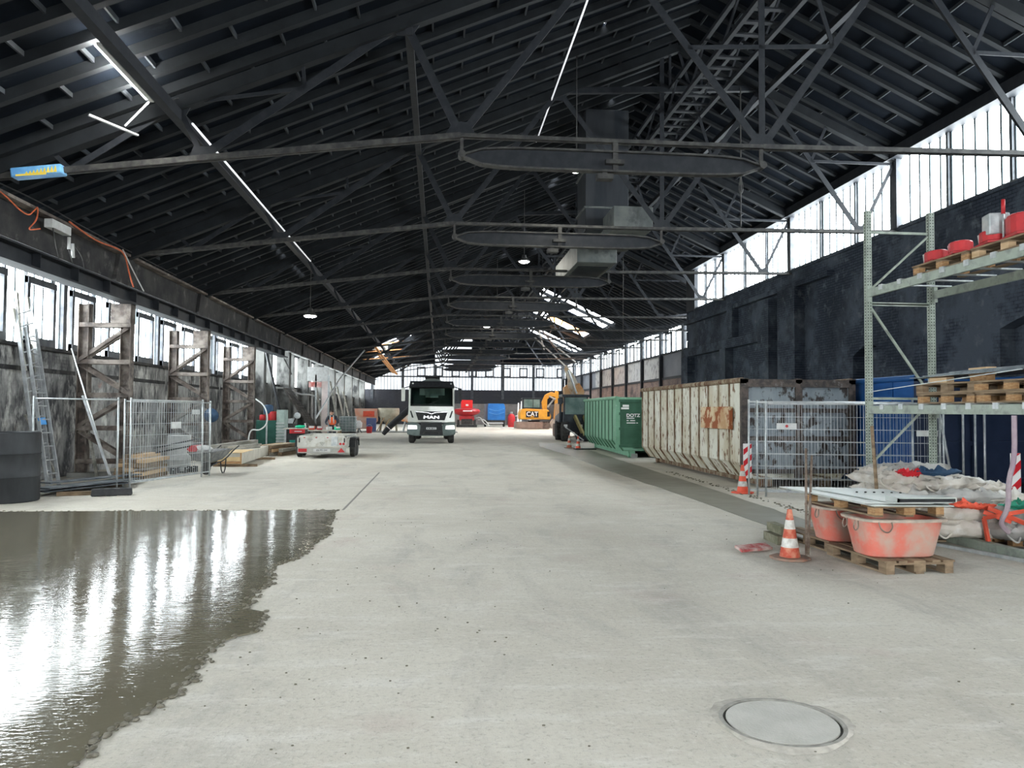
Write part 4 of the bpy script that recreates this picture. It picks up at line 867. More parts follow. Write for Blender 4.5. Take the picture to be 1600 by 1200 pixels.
# ---- person in orange vest
def person(x, y):
    t = thing('person', 'person in an orange hi-vis vest bending over the workbench', 'person', (x, y, 0))
    vs = {'pelvis': (0, .10, .95), 'waist': (0, .08, 1.1), 'chest': (0, -.06, 1.36), 'neck': (0, -.17, 1.52), 'kneeL': (-.11, .02, .5), 'kneeR': (.11, .02, .5), 'ankL': (-.12, .10, .08), 'ankR': (.12, .10, .08), 'toeL': (-.13, -.06, .03), 'toeR': (.13, -.06, .03),
          'shL': (-.19, -.08, 1.42), 'shR': (.19, -.08, 1.42), 'elL': (-.30, -.16, 1.16), 'elR': (.30, -.16, 1.16), 'wrL': (-.18, -.40, 1.02), 'wrR': (.20, -.40, 1.02), 'hipL': (-.1, .1, .9), 'hipR': (.1, .1, .9)}
    rad = {'pelvis': .15, 'waist': .14, 'chest': .155, 'neck': .06, 'kneeL': .068, 'kneeR': .068, 'ankL': .05, 'ankR': .05, 'toeL': .04, 'toeR': .04, 'shL': .075, 'shR': .075, 'elL': .052, 'elR': .052, 'wrL': .034, 'wrR': .034, 'hipL': .1, 'hipR': .1}
    ed = [('pelvis', 'waist'), ('waist', 'chest'), ('chest', 'neck'), ('pelvis', 'hipL'), ('pelvis', 'hipR'), ('hipL', 'kneeL'), ('hipR', 'kneeR'), ('kneeL', 'ankL'), ('kneeR', 'ankR'), ('ankL', 'toeL'), ('ankR', 'toeR'), ('chest', 'shL'), ('chest', 'shR'), ('shL', 'elL'), ('shR', 'elR'), ('elL', 'wrL'), ('elR', 'wrR')]
    def skin(vd, rd, ed, nm, m, root, sub=1):
        ks = list(vd); me = bpy.data.meshes.new(nm); me.from_pydata([vd[k] for k in ks], [(ks.index(a), ks.index(b)) for a, b in ed], [])
        o = bpy.data.objects.new(nm, me); COL.objects.link(o); md = o.modifiers.new('skin', 'SKIN'); sb = o.modifiers.new('sub', 'SUBSURF'); sb.levels = sb.render_levels = sub; md.use_smooth_shade = True
        me.skin_vertices or 0
        if not me.skin_vertices: me.attributes.new
        return o, ks
    def skinned(vd, rd, ed, nm, m, root, sub=1):
        # grown in a bmesh so the skin layer exists
        me = bpy.data.meshes.new(nm); bm = bmesh.new(); sl = bm.verts.layers.skin.verify(); d = {}
        for k, c in vd.items():
            v = bm.verts.new(c); r = rd[k]; v[sl].radius = (r, r * (.78 if k in ('chest', 'waist', 'pelvis') else 1)); v[sl].use_root = (k == root); d[k] = v
        for a, b in ed: bm.edges.new((d[a], d[b]))
        bm.to_mesh(me); bm.free(); me.materials.append(m); o = bpy.data.objects.new(nm, me); COL.objects.link(o); o.parent = t
        md = o.modifiers.new('skin', 'SKIN'); md.use_smooth_shade = True; sb = o.modifiers.new('sub', 'SUBSURF'); sb.levels = sb.render_levels = sub; return o
    skinned(vs, rad, ed, 'body', mat('dark_workwear', (.03, .035, .045), (.05, .055, .07), .8, scale=9), 'pelvis', 2)
    M_skin = mat('skin', (.42, .24, .17), None, .5)
    hd = B(MB().loft([[V((.001, -.2, 1.5)) + V((r * math.cos(a) * .078, r * math.sin(a) * .095 - dy, dz)) for a in [2 * PI * k / 12 for k in range(12)]] for r, dy, dz in ((.1, .03, .0), (.72, .04, .02), (.9, .04, .06), (1, .03, .12), (1, .02, .17), (.8, .01, .21), (.1, .01, .235))]), 'head', M_skin, t)
    B(MB().ball((0, -.335, 1.61), .014, 6, 5, (1, 1.6, 1.6)), 'nose', M_skin, hd); B(MB().ball((-.03, -.32, 1.635), .01, 6, 5).ball((.03, -.32, 1.635), .01, 6, 5), 'eyes', M_black, hd); B(MB().box(-.02, .02, -.325, -.318, 1.575, 1.58), 'mouth', M_red, hd)
    B(MB().ball((-.08, -.23, 1.62), .02, 6, 5, (.5, 1, 1.4)).ball((.08, -.23, 1.62), .02, 6, 5, (.5, 1, 1.4)), 'ears', M_skin, hd)
    B(MB().ball((0, -.215, 1.665), .098, 12, 8, (.9, 1.05, .85)), 'hair', mat('dark_hair', (.03, .02, .015), None, .7), t)
    hv = {'pelvis': (0, .085, 1.04), 'waist': (0, .06, 1.14), 'chest': (0, -.06, 1.36), 'shL': (-.15, -.09, 1.44), 'shR': (.15, -.09, 1.44)}
    skinned(hv, {'pelvis': .185, 'waist': .19, 'chest': .215, 'shL': .105, 'shR': .105}, [('pelvis', 'waist'), ('waist', 'chest'), ('chest', 'shL'), ('chest', 'shR')], 'hi_vis_vest', mat('hi_vis_orange', (.95, .16, .05), None, .6, emit=.0), 'chest', 2)
    for s in (-1, 1):
        B(MB().bar((s * .075, -.20, 1.5), (s * .09, -.13, 1.12), .05, .012, (0, 1, 0)), 'reflective_stripe', M_white, t)
        w0 = V((s * .19, -.40, 1.02)); h = {'w': tuple(w0), 'p': tuple(w0 + V((0, -.08, -.03)))}; r = {'w': .03, 'p': .032}; e = [('w', 'p')]
        for i in range(4):
            q = w0 + V(((i - 1.5) * .02, -.09, -.035)); h['a%d' % i] = tuple(q); h['b%d' % i] = tuple(q + V((0, -.035, -.012))); h['c%d' % i] = tuple(q + V((0, -.055 - .006 * (1.5 - abs(i - 1.5)), -.035)))
            r['a%d' % i] = .009; r['b%d' % i] = .008; r['c%d' % i] = .007; e += [('p', 'a%d' % i), ('a%d' % i, 'b%d' % i), ('b%d' % i, 'c%d' % i)]
        q = w0 + V((-s * .035, -.05, -.02)); h['t'] = tuple(q); h['u'] = tuple(q + V((-s * .012, -.035, -.02))); r['t'] = .01; r['u'] = .008; e += [('w', 't'), ('t', 'u')]
        skinned(h, r, e, 'hand', M_skin, 'w', 1)
    return t
person(-5.15, 37.95)

# ---- leaning mesh mats, IBC, white door leaf, long lamp pole
for i in range(4):
    a = MB(); y0 = 41.5 + i * .5
    for k in range(12): a.bar((-6.1 - i * .12, y0 + k * .18, .02), (-8.3, y0 + k * .18, 3.1 - .2 * i), .012, .012)
    for k in range(14): f = k / 13; a.bar((-6.1 - i * .12 - (2.2 - .12 * i) * f, y0, (3.1 - .2 * i) * f + .02), (-6.1 - i * .12 - (2.2 - .12 * i) * f, y0 + 2.0, (3.1 - .2 * i) * f + .02), .012, .012)
    tag(B(a, 'reinforcing_mat', MATS['rusty_column_steel'] if i % 2 else M_steel2), 'steel reinforcing mat leaning on the pillars behind the worker, ' + ORD[i].replace('nearest', 'first'), 'steel mat', 'reinforcing mats leaning behind the worker')
t = thing('tank_cage', 'caged grey-green liquid tank standing beyond the trailer', 'tank', (-6.75, 58.5, 0))
B(MB().box(-.55, .55, -.5, .5, .15, 1.3), 'tank', mat('tank_plastic', (.25, .31, .31), (.18, .23, .24), .5, scale=2), t, bevel=.06)
cg = MB()
for i in range(6): x = -.58 + i * .232; cg.cyl((x, -.53, .12), (x, -.53, 1.32), .014, 6)
for i in range(6): z = .2 + i * .21; cg.cyl((-.58, -.53, z), (.58, -.53, z), .014, 6).cyl((.58, -.53, z), (.58, .53, z), .014, 6)
B(cg, 'cage', M_galv, t); B(MB().box(-.6, .6, -.55, .55, 0, .12), 'pallet_base', M_black, t)
t = thing('door_leaf', 'tall white door leaf propped upright by the left pillars', 'door leaf', (-7.0, 50, 0))
B(MB().box(-8.4, -7.1, 50, 50.08, 3.6, 4.5), 'upper_panel', M_white, t, True); B(MB().box(-7.5, -7.02, 50.1, 50.2, .2, 4.0), 'panel', mat('pinkish_white', (.80, .70, .67), (.66, .56, .54), .6, scale=2), t, True); B(MB().box(-8.3, -7.5, 50.0, 50.05, 3.2, 3.55), 'red_lettered_strip', mat('red_strip', (.5, .12, .1), (.6, .5, .48), .6, scale=1.5), t, True); B(MB().box(-7.9, -7.8, 50, 50.1, 0, 4.0).box(-7.1, -7.0, 50, 50.1, 0, 4.0), 'post', M_galv, t, True)
tag(B(MB().tube([(-6.3, 40.2, 1.3), (-6.0, 47, 3.6), (-5.3, 55, 6.0)], .045, 8), 'long_pole', M_galv), 'very long slanting steel pole rising behind the worker towards the roof', 'pole')
tag(B(MB().cyl((-7.1, 37.2, 0), (-8.5, 38.6, 4.7), .07, 10), 'black_pipe', M_black), 'black pipe leaning across the windows behind the tool cabinet', 'pipe')
tag(B(MB().cyl((-8.0, 40.6, 4.4), (-8.85, 47.2, 3.9), .03, 6), 'loose_rail', M_steel2), 'loose thin rail sagging in front of the rear left windows', 'rail')
tag(B(MB().tube([(-8.5, 41, 2.9), (-8.3, 44, 2.95), (-8.5, 47, 2.7), (-8.3, 52, 2.75), (-8.5, 56, 2.5)], .05, 8, 1), 'pipe', M_galv), 'wavy pale pipe fixed along the rear left pillars', 'pipe')
for i in range(5):
    y = 52 + i * 4.1; tag(B(MB().bar((-7.6, y, .02), (-8.5, y + .9, 4.6 - .3 * i), .16, .06), 'leaning_board', M_grey_wood), 'grey board leaning on the rear left pillars, ' + ORD[i].replace('nearest', 'first') + ' of the row', 'board', 'boards leaning along the rear left pillars')

# ---- tandem trailer
def trailer():
    t = thing('cargo_trailer', 'aluminium box trailer with twin axles and red tail lights', 'trailer', (-4.2, 28.35, 0))
    MA = mat('trailer_aluminium', (.50, .50, .46), (.58, .58, .54), .45, scale=3, metal=.25, c3=(.40, .38, .32), s3=4)
    W = .86; L = 3.2; z0 = .42; z1 = .82
    tg = B(MB().box(-W, W, -.02, .02, z0, z1), 'tailgate', MA, t); B(MB().box(-W, W, -.035, -.02, z1 - .06, z1).box(-W, W, -.035, -.02, z0 + .04, z0 + .06).box(-W, -W + .05, -.035, -.02, z0, z1).box(W - .05, W, -.035, -.02, z0, z1), 'ridge', MA, tg)
    for x in (-.62, -.2, .2): B(MB().box(x - .03, x + .03, -.04, -.03, z1 - .08, z1 - .05), 'hinge', M_red, tg)
    for x in (-W + .06, W - .06): B(MB().box(x - .02, x + .02, -.05, -.03, .58, .74), 'latch', M_black, tg)
    B(MB().box(.33, .56, -.06, -.035, .46, .79), 'stowed_plate', MATS['galvanised_tube'], tg)
    lg = MB(); 
    for (cx, cz, s) in ((-.42, .67, .09), (0.02, .54, .09)):
        lg.bar((cx - s, -.037, cz + s * .4), (cx, -.037, cz - s * .7), .012, .004).bar((cx, -.037, cz - s * .7), (cx + s, -.037, cz + s * .4), .012, .004).bar((cx - s, -.037, cz + s * .4), (cx + s, -.037, cz + s * .4), .012, .004).bar((cx - s * .5, -.037, cz + s * .1), (cx + s * .5, -.037, cz + s * .1), .03, .004)
    B(lg, 'emblem', M_txtk, tg); B(MB().lathe([(.035, 0), (.045, 0), (.045, .006), (.035, .006)], (.66, -.042, .53), 14, 'y').lathe([(.035, 0), (.045, 0), (.045, .006), (.035, .006)], (.77, -.042, .53), 14, 'y'), 'speed_sign', M_red, tg)
    for s in (-1, 1):
        sp = B(MB().box(s * W - .02, s * W + .02, 0, L, z0, z1), 'side_panel', MA, t); dd = MB()
        for i in range(11): dd.box(s * W - .03, s * W + .03, .2 + i * .27, .24 + i * .27, z1 - .13 + .02 * (i % 2), z1 - .09 + .02 * (i % 2))
        B(dd, 'rope_cleat', M_black, sp); B(MB().box(s * W - .03, s * W + .03, 0, L, z1 - .03, z1), 'top_rail', MATS['galvanised_tube'], sp)
    B(MB().box(-W, W, L - .02, L + .02, z0, z1), 'front_panel', MA, t); B(MB().box(-W, W, 0, L, .38, .42), 'bed', M_plyside, t)
    bm_ = B(MB().box(-W, W, -.03, .05, .20, .38), 'light_bar', mat('dull_plastic', (.33, .33, .30), (.4, .4, .37), .6, scale=4), t)
    B(MB().box(-W + .03, -W + .33, -.05, -.03, .24, .36), 'tail_light', M_red, t); B(MB().pry([(W - .30, .23), (W - .04, .23), (W - .17, .385)], -.05, -.03), 'tail_light', M_red, t)
    B(MB().box(-.30, .30, -.045, -.03, .25, .35), 'number_plate', M_white, bm_); text('EN PD 344', .085, M_txtk, bm_, (0, -.05, .30), (PI / 2, 0, 0), 'plate_lettering', .002)
    B(MB().box(-.5, .5, .1, L, .28, .38).box(-.05, .05, L, L + 1.2, .3, .38), 'chassis', M_steel, t)
    for s in (-1, 1):
        for y in (1.15, 1.95): wheel(t, 'wheel', s * (W + .12), y, .31, .31, .19, 'x')
        B(MB().prx([(.75, .38), (.82, .62), (1.0, .72), (2.1, .72), (2.28, .62), (2.38, .38), (2.32, .38), (2.22, .58), (2.05, .67), (1.05, .67), (.88, .58), (.81, .38)], s * (W + .12) - .12, s * (W + .12) + .12), 'mudguard', M_black, t)
    return t
trailer()

# ================================================================ hoppers etc. in the left distance
M_sal = mat('salmon_paint', (.62, .30, .20), (.55, .40, .32), .7, scale=2, lo=.4, hi=.6); M_crm = mat('cream_crusted', (.50, .47, .36), (.38, .35, .27), .8, scale=2.5)
t = thing('mortar_silo', 'salmon-coloured boxy mortar mixer at the far left', 'mixer', (-6.2, 63.5, 0))
B(MB().pry([(-.6, 1.9), (1.2, 1.9), (1.2, .9), (.7, .25), (-.1, .25), (-.45, 1.0)], -.6, .6), 'hopper', M_sal, t); B(MB().box(-.3, -.2, -.5, -.4, 0, .5).box(.8, .9, -.5, -.4, 0, .5).box(-.3, -.2, .4, .5, 0, .5).box(.8, .9, .4, .5, 0, .5), 'leg', M_galv, t); B(MB().box(.1, 1.0, -.64, -.6, 1.25, 1.7), 'motif', M_orange_p, t)
tag(B(MB().box(-5.75, -5.0, 62.0, 62.5, 0, 1.15), 'blue_board', mat('slate_blue', (.06, .09, .22), (.09, .11, .2), .6, scale=2), None, False, .02), 'upright slate-blue cabinet in front of the salmon mixer', 'cabinet')
t = thing('cement_hopper', 'cream cone-shaped cement hopper encrusted on its legs', 'hopper', (-4.1, 63.5, 0))
B(MB().lathe([(.86, 1.95), (.88, 1.7), (.84, 1.3), (.35, .8), (.2, .5), (.15, .5), (.3, .85), (.78, 1.32), (.82, 1.95)], n=20), 'cone', M_crm, t)
for i in range(4): a = PI / 4 + PI / 2 * i; B(MB().bar((.75 * math.cos(a), .75 * math.sin(a), 1.4), (.95 * math.cos(a), .95 * math.sin(a), 0), .09, .09), 'leg', M_crm, t)
B(MB().bar((-.9, -.9, .0), (-.3, -.6, 1.2), .1, .04).bar((-.4, -.9, .0), (.1, -.6, 1.1), .1, .04), 'chute', M_wood2, t)
t = thing('orange_mixer', 'orange and white pan mixer half hidden behind the black conveyor tube', 'mixer', (-2.2, 63.0, 0))
B(MB().lathe([(.2, .75), (.85, .9), (.95, 1.5), (.8, 1.62), (.1, 1.66)], n=20), 'drum', mat('orange_white', (.85, .30, .08), (.6, .55, .48), .6, scale=1.6, lo=.45, hi=.6), t)
for x, y in ((-.5, -.5), (.5, -.5), (-.5, .5), (.5, .5)): B(MB().bar((x, y, .95), (x * 1.4, y * 1.4, 0), .08, .08), 'leg', M_galv, t)
t = thing('small_mixer', 'small red-white floor mixer beside the slate-blue cabinet', 'mixer', (-6.25, 60.6, 0)); B(MB().lathe([(.1, .35), (.3, .4), (.32, .75), (.2, .95), (.1, .96)], n=16), 'drum', M_white, t); B(MB().cyl((-.2, 0, .75), (.25, 0, .8), .12, 12), 'motor', M_red, t); B(MB().bar((-.3, 0, 0), (0, 0, .5), .05, .05).bar((.3, 0, 0), (0, 0, .5), .05, .05).bar((0, -.25, 0), (0, 0, .5), .05, .05).bar((0, .25, 0), (0, 0, .5), .05, .05), 'leg', M_black, t)
t = thing('barrow_bucket', 'small red and white bucket on the floor near the blue cabinet', 'bucket', (-5.35, 60.2, 0)); B(MB().lathe([(0, 0), (.2, 0), (.24, .5), (.22, .5), (.2, .46), (0, .46)], n=16), 'body', M_red, t); B(MB().tube([(-.24, 0, .48), (-.1, 0, .66), (.1, 0, .66), (.24, 0, .48)], .01, 6, 1), 'handle', M_galv, t)
tag(B(MB().box(-6.8, 1.5, 61.7, 66, 0.0, .06), 'base_slab', M_conc), 'low concrete slab under the hoppers in the left distance', 'slab')
t = thing('conveyor_tube', 'black slanting delivery tube with a discharge boot left of the truck', 'conveyor', (-4.0, 56, 0))
B(MB().cyl((-3.55, 55.5, .55), (-2.0, 55.5, 1.95), .22, 16), 'tube', M_black, t, True); B(MB().cyl((-3.95, 55.5, .05), (-3.6, 55.5, .5), .14, 12, .2), 'discharge_boot', M_rubber, t, True); B(MB().cyl((-2.1, 55.5, 0), (-2.0, 55.5, 1.8), .05, 8).cyl((-2.0, 55.5, 1.8), (-1.6, 55.6, 2.1), .2, 12), 'stand', M_plyside, t, True)

def pallet(name, label, loc, rz, m, L=1.2, W=.8, group='euro pallets', h=.144, mb=None):
    t = thing(name, label, 'pallet', loc, rz, group); tp = MB(); x = [-W / 2 + .05, -W / 4, 0, W / 4, W / 2 - .05]
    # boards run along y, stringers across
    for i, c in enumerate(x): tp.box(c - (.07 if i % 2 == 0 else .05), c + (.07 if i % 2 == 0 else .05), 0 - L / 2, L / 2, .122, .144)
    B(tp, 'deck_boards', m, t)
    cb = MB()
    for y in (-L / 2 + .07, 0, L / 2 - .07): cb.box(-W / 2, W / 2, y - .07, y + .07, .1, .122)
    B(cb, 'cross_boards', m, t)
    bt = MB()
    for c in (-W / 2 + .05, 0, W / 2 - .05): bt.box(c - .05, c + .05, -L / 2, L / 2, 0, .022)
    B(bt, 'bottom_boards', m, t)
    bl = MB()
    for c in (-W / 2 + .05, 0, W / 2 - .05):
        for y in (-L / 2 + .07, 0, L / 2 - .07): B(MB().box(c - .05 if c else -.07, c + .05 if c else .07, y - .07, y + .07, .022, .1), 'block', mb or M_woodend, t)
    return t
for i in range(4): pallet('wooden_pallet', 'pale pallet in the far stack behind the conveyor tube, ' + ['lowest', 'second from the floor', 'third from the floor', 'topmost'][i], (-1.15, 61.0, .06 + i * .3), PI / 2, M_plyside, 1.5, 1.2, 'pallets stacked behind the conveyor tube', mb=M_plyside).scale = (1.2, 1.2, 2.0)

# ================================================================ tanker truck
def truck():
    t = thing('silo_truck', 'white-fronted tanker truck with grey tank, headlights on, facing the camera', 'truck', (-.40, 41.3, 0))
    MW = mat('truck_white', (.62, .63, .58), (.55, .56, .52), .35, scale=2, coat=.3); MG = mat('truck_grey_green', (.09, .12, .115), (.13, .16, .15), .45, scale=3); MT = mat('tank_grey', (.30, .34, .32), (.22, .26, .25), .35, scale=2, metal=.3)
    # cab shell: side walls, roof, lower front; open at the windscreen and rear window so that the tank shows through
    W = 1.22
    cabm = MB()
    cabm.prx([(0.02, 1.15), (0.0, 1.95), (.14, 3.05), (.45, 3.18), (2.1, 3.18), (2.1, 1.15)], -W, -W + .09)
    cabm.prx([(0.02, 1.15), (0.0, 1.95), (.14, 3.05), (.45, 3.18), (2.1, 3.18), (2.1, 1.15)], W - .09, W)
    cabm.box(-W, W, .35, 2.1, 3.1, 3.2).box(-W, W, 2.0, 2.1, 1.15, 2.5).box(-W, -.7, 2.0, 2.1, 2.5, 3.1).box(.7, W, 2.0, 2.1, 2.5, 3.1).box(-.7, .7, 2.0, 2.1, 3.0, 3.1).box(-W, W, .02, 2.1, 1.1, 1.2)
    B(cabm, 'cab', MW, t, bevel=.03)
    fp = MB().pry([(-1.2, 2.0), (1.2, 2.0), (1.27, 1.15), (.75, 1.12), (.5, 1.16), (-.5, 1.16), (-.75, 1.12), (-1.27, 1.15)], -.10, .05)
    f = B(fp, 'front_panel', MW, t, bevel=.03)
    B(MB().pry([(-.86, 1.72), (.86, 1.72), (.70, 1.25), (-.70, 1.25)], -.13, -.09), 'grille', M_black, f, bevel=.01)
    B(MB().bar((-.84, -.14, 1.70), (-.2, -.14, 1.66), .02, .03).bar((.84, -.14, 1.70), (.2, -.14, 1.66), .02, .03).bar((-.2, -.14, 1.66), (0, -.14, 1.58), .02, .03).bar((.2, -.14, 1.66), (0, -.14, 1.58), .02, .03), 'grille_trim', M_txtc, f)
    for s in (-1, 1): B(MB().pry([(s * 1.14, 1.75), (s * 1.07, 1.75), (s * .94, 1.38), (s * 1.03, 1.38)], -.125, -.09), 'air_slot', M_black, f)
    text('MAN', .22, M_txtc, f, (0, -.145, 1.40), (PI / 2, 0, 0), 'badge_lettering', .008, 1.75, .006)
    B(MB().bar((-.36, -.145, 1.36), (-.36, -.145, 1.44), .001, .001), 'badge_rivet', M_txtc, f)
    gl = MB(); gl.hexa([(-1.12, .005, 2.0), (1.12, .005, 2.0), (1.12, .03, 2.0), (-1.12, .03, 2.0), (-1.08, .13, 3.0), (1.08, .13, 3.0), (1.08, .155, 3.0), (-1.08, .155, 3.0)])
    mgl = bpy.data.materials.new('windscreen_glass'); mgl.use_nodes = True; b = mgl.node_tree.nodes['Principled BSDF']; b.inputs['Base Color'].default_value = (.5, .62, .58, 1); b.inputs['Transmission Weight'].default_value = 1; b.inputs['Roughness'].default_value = 0; b.inputs['IOR'].default_value = 1.1
    B(gl, 'windscreen', mgl, t)
    B(MB().box(-1.12, 1.12, .03, .3, 1.96, 2.1).box(-.95, -.35, .9, 1.2, 1.3, 2.6).box(.35, .95, .9, 1.2, 1.3, 2.6), 'dashboard', M_black, t)
    B(MB().box(-1.13, 1.13, 1.97, 2.0, 1.2, 2.5).box(-1.13, -.7, 1.96, 2.0, 2.5, 3.1).box(.7, 1.13, 1.96, 2.0, 2.5, 3.1), 'cab_lining', M_black, t)
    B(MB().bar((-.3, -.02, 2.02), (.45, .02, 2.35), .02, .02).bar((-1.0, -.02, 2.02), (-.3, .02, 2.1), .02, .02), 'wiper', M_black, t)
    B(MB().hexa([(-1.2, -.22, 3.02), (1.2, -.22, 3.02), (1.2, .2, 2.95), (-1.2, .2, 2.95), (-1.15, -.02, 3.34), (1.15, -.02, 3.34), (1.15, .3, 3.34), (-1.15, .3, 3.34)]), 'sun_visor', M_black, t, bevel=.03)
    for x in (-1.0, 1.02): B(MB().ball((x, -.1, 3.2), .05, 8, 6), 'marker_lamp', M_txtw, t)
    # bumper
    bp = B(MB().pry([(-1.28, 1.12), (-.72, 1.1), (-.55, .95), (.55, .95), (.72, 1.1), (1.28, 1.12), (1.28, .5), (.9, .42), (-.9, .42), (-1.28, .5)], -.16, .25), 'bumper', MG, t, bevel=.04)
    B(MB().pry([(-.55, 1.13), (.55, 1.13), (.62, .46), (-.62, .46)], -.18, -.14), 'lower_grille', M_black, bp)
    B(MB().tube([(-.45, -.20, .5), (-.3, -.20, .68), (.3, -.20, .68), (.45, -.20, .5)], .02, 8, 1), 'tow_bar', M_steel2, bp)
    ME = mat('headlight_glow', (1, 1, .92), None, .3, emit=5)
    for s in (-1, 1): h = B(MB().pry([(s * 1.22, .80), (s * .78, .80), (s * .80, .94), (s * 1.2, .96)], -.19, -.15), 'headlight', ME, t); B(MB().pry([(s * 1.26, .76), (s * .72, .76), (s * .75, .99), (s * 1.24, 1.0)], -.175, -.155), 'headlight_housing', M_galv, h)
    pl = B(MB().box(-.27, .27, -.205, -.19, .76, .87), 'number_plate', M_white, t); q_ = MB()
    for i, (u0, u1) in enumerate(((-.22, -.17), (-.12, -.05), (0, .06), (.08, .12), (.17, .2))): q_.box(u0, u1, -.209, -.205, .79, .84)
    B(q_, 'plate_marks', M_txtk, pl)
    for s in (-1, 1):
        B(MB().bar((s * 1.18, .1, 3.05), (s * 1.48, -.1, 2.95), .05, .05).bar((s * 1.2, .1, 2.2), (s * 1.48, -.1, 2.35), .03, .03), 'mirror_arm', M_black, t)
        B(MB().box(s * 1.5 - .1, s * 1.5 + .1, -.2, -.05, 2.25, 2.97), 'mirror', MW if s < 0 else M_black, t, bevel=.04)
        wheel(t, 'wheel', s * 1.06, .95, .5, .5, .32, 'x'); wheel(t, 'wheel', s * 1.06, 2.75, .5, .5, .32, 'x'); wheel(t, 'wheel', s * .98, 6.6, .5, .5, .55, 'x'); wheel(t, 'wheel', s * .98, 7.95, .5, .5, .55, 'x')
        B(MB().prx([(.3, .5), (.42, .9), (.75, 1.12), (1.2, 1.12), (1.5, .9), (1.6, .5), (1.5, .5), (1.38, .82), (1.15, 1.02), (.8, 1.02), (.52, .85), (.4, .5)], s * 1.06 - .2, s * 1.06 + .2), 'wheel_arch', MG, t)
    B(MB().box(-.45, .45, .5, 9.2, .65, .95).box(-1.1, 1.1, .6, 1.3, .4, .5), 'chassis', M_steel, t)
    tk = B(MB().lathe([(0, 2.35), (.6, 2.4), (1.0, 2.6), (1.15, 2.95), (1.15, 8.8), (1.0, 9.15), (0, 9.3)], (0, 0, 2.45), 30, 'y'), 'tank', MT, t)
    B(MB().lathe([(1.15, 3.3), (1.18, 3.3), (1.18, 3.4), (1.15, 3.4)], (0, 0, 2.45), 30, 'y').lathe([(1.15, 6), (1.18, 6), (1.18, 6.1), (1.15, 6.1)], (0, 0, 2.45), 30, 'y'), 'band', M_galv, tk)
    B(MB().box(-.42, .42, 3.0, 8.2, 3.62, 3.67).box(-.42, -.38, 3, 8.2, 3.62, 3.78).box(.38, .42, 3, 8.2, 3.62, 3.78).box(-.42, .42, 3, 3.04, 3.62, 3.78), 'walkway', M_black, tk)
    B(MB().lathe([(.25, 0), (.25, .12), (0, .14)], (0, 4, 3.6), 16), 'manhole', M_galv, tk)
    B(MB().pry([(-1.15, 2.4), (1.15, 2.4), (1.05, 1.1), (-1.05, 1.1)], 2.5, 9.0), 'tank_cradle', M_steel, t)
    return t
truck()

# ================================================================ distance: red mixer, blue box trailer, red drum, white props
t = thing('red_mixing_pump', 'bright red pump unit with a wide round pan right of the truck', 'pump', (3.0, 84, 0))
B(MB().lathe([(.5, 1.15), (1.35, 1.5), (1.5, 1.75), (1.35, 1.95), (.6, 2.1)], n=24), 'pan', M_red, t); cb_ = B(MB().box(-.62, .62, -.5, .5, 2.0, 2.95), 'cabinet', mat('bright_red', (.75, .03, .03), None, .4), t, bevel=.06)
B(MB().box(-.12, .18, -.52, -.5, 2.3, 2.5), 'label_plate', M_txtw, cb_); B(MB().box(-.45, .55, -1.5, -1.42, 1.7, 1.82), 'lettered_strip', M_txtw, t)
B(MB().box(-.8, .8, -.7, .7, .75, 1.2), 'base', M_red, t)
for x, y in ((-.9, -.7), (.9, -.7), (-.9, .7), (.9, .7)): B(MB().box(x - .1, x + .1, y - .1, y + .1, 0, .8), 'leg', M_steel2, t)
B(MB().box(-1.1, 1.1, -.9, .9, 0, .25).box(-.6, .6, -.75, -.7, .3, .9), 'skid', M_steel2, t); B(MB().tube([(1, -.5, 1.0), (1.5, -.6, 1.1), (1.7, -.6, .6), (2.2, -.6, .2)], .05, 8, 2).tube([(1.2, -.5, .8), (1.9, -.6, .9), (2.5, -.6, .1)], .05, 8, 2), 'hose', M_white, t)
t = thing('box_trailer', 'blue tarpaulin box trailer standing by the end wall', 'trailer', (6.25, 85.5, 0))
MBl = mat('tarp_blue', (.02, .14, .42), (.03, .19, .52), .45, scale=1.2)
B(MB().pry([(-.85, .75), (1.1, .75), (1.1, 2.25), (.95, 2.6), (-.75, 2.6), (-.85, 2.25)], 0, 2.6), 'tarpaulin', MBl, t)
B(MB().tube([(-.7, -.02, 2.0), (.1, -.02, 1.75), (1.0, -.02, 2.05)], .03, 6, 2).tube([(-.7, -.02, 1.6), (.1, -.02, 1.35), (1.0, -.02, 1.65)], .03, 6, 2), 'tarp_fold', mat('tarp_light', (.10, .30, .62), None, .4), t)
B(MB().pry([(-1.15, .75), (-.85, .75), (-.85, 2.25), (-.8, 2.6), (-1.1, 2.55)], .2, 2.6), 'tarp_side', mat('tarp_grey', (.16, .17, .2), None, .6), t)
B(MB().box(-1.1, 1.1, 0, 2.6, .55, .78), 'chassis', M_steel2, t); B(MB().box(-.9, .9, -.03, 0, .35, .5), 'light_bar', M_white, t)
for s in (-1, 1): wheel(t, 'wheel', s * 1.05, 1.2, .35, .35, .22, 'x')
t = thing('gas_bottle', 'fat red cylinder standing between blue trailer and digger', 'cylinder', (8.0, 85.0, 0)); B(MB().lathe([(0, 0), (.35, 0), (.42, .3), (.42, 1.1), (.3, 1.4), (.1, 1.5), (0, 1.5)], n=18), 'body', M_red, t); B(MB().lathe([(.12, 1.5), (.16, 1.5), (.16, 1.7), (.12, 1.7)], n=12), 'valve_guard', M_galv, t)
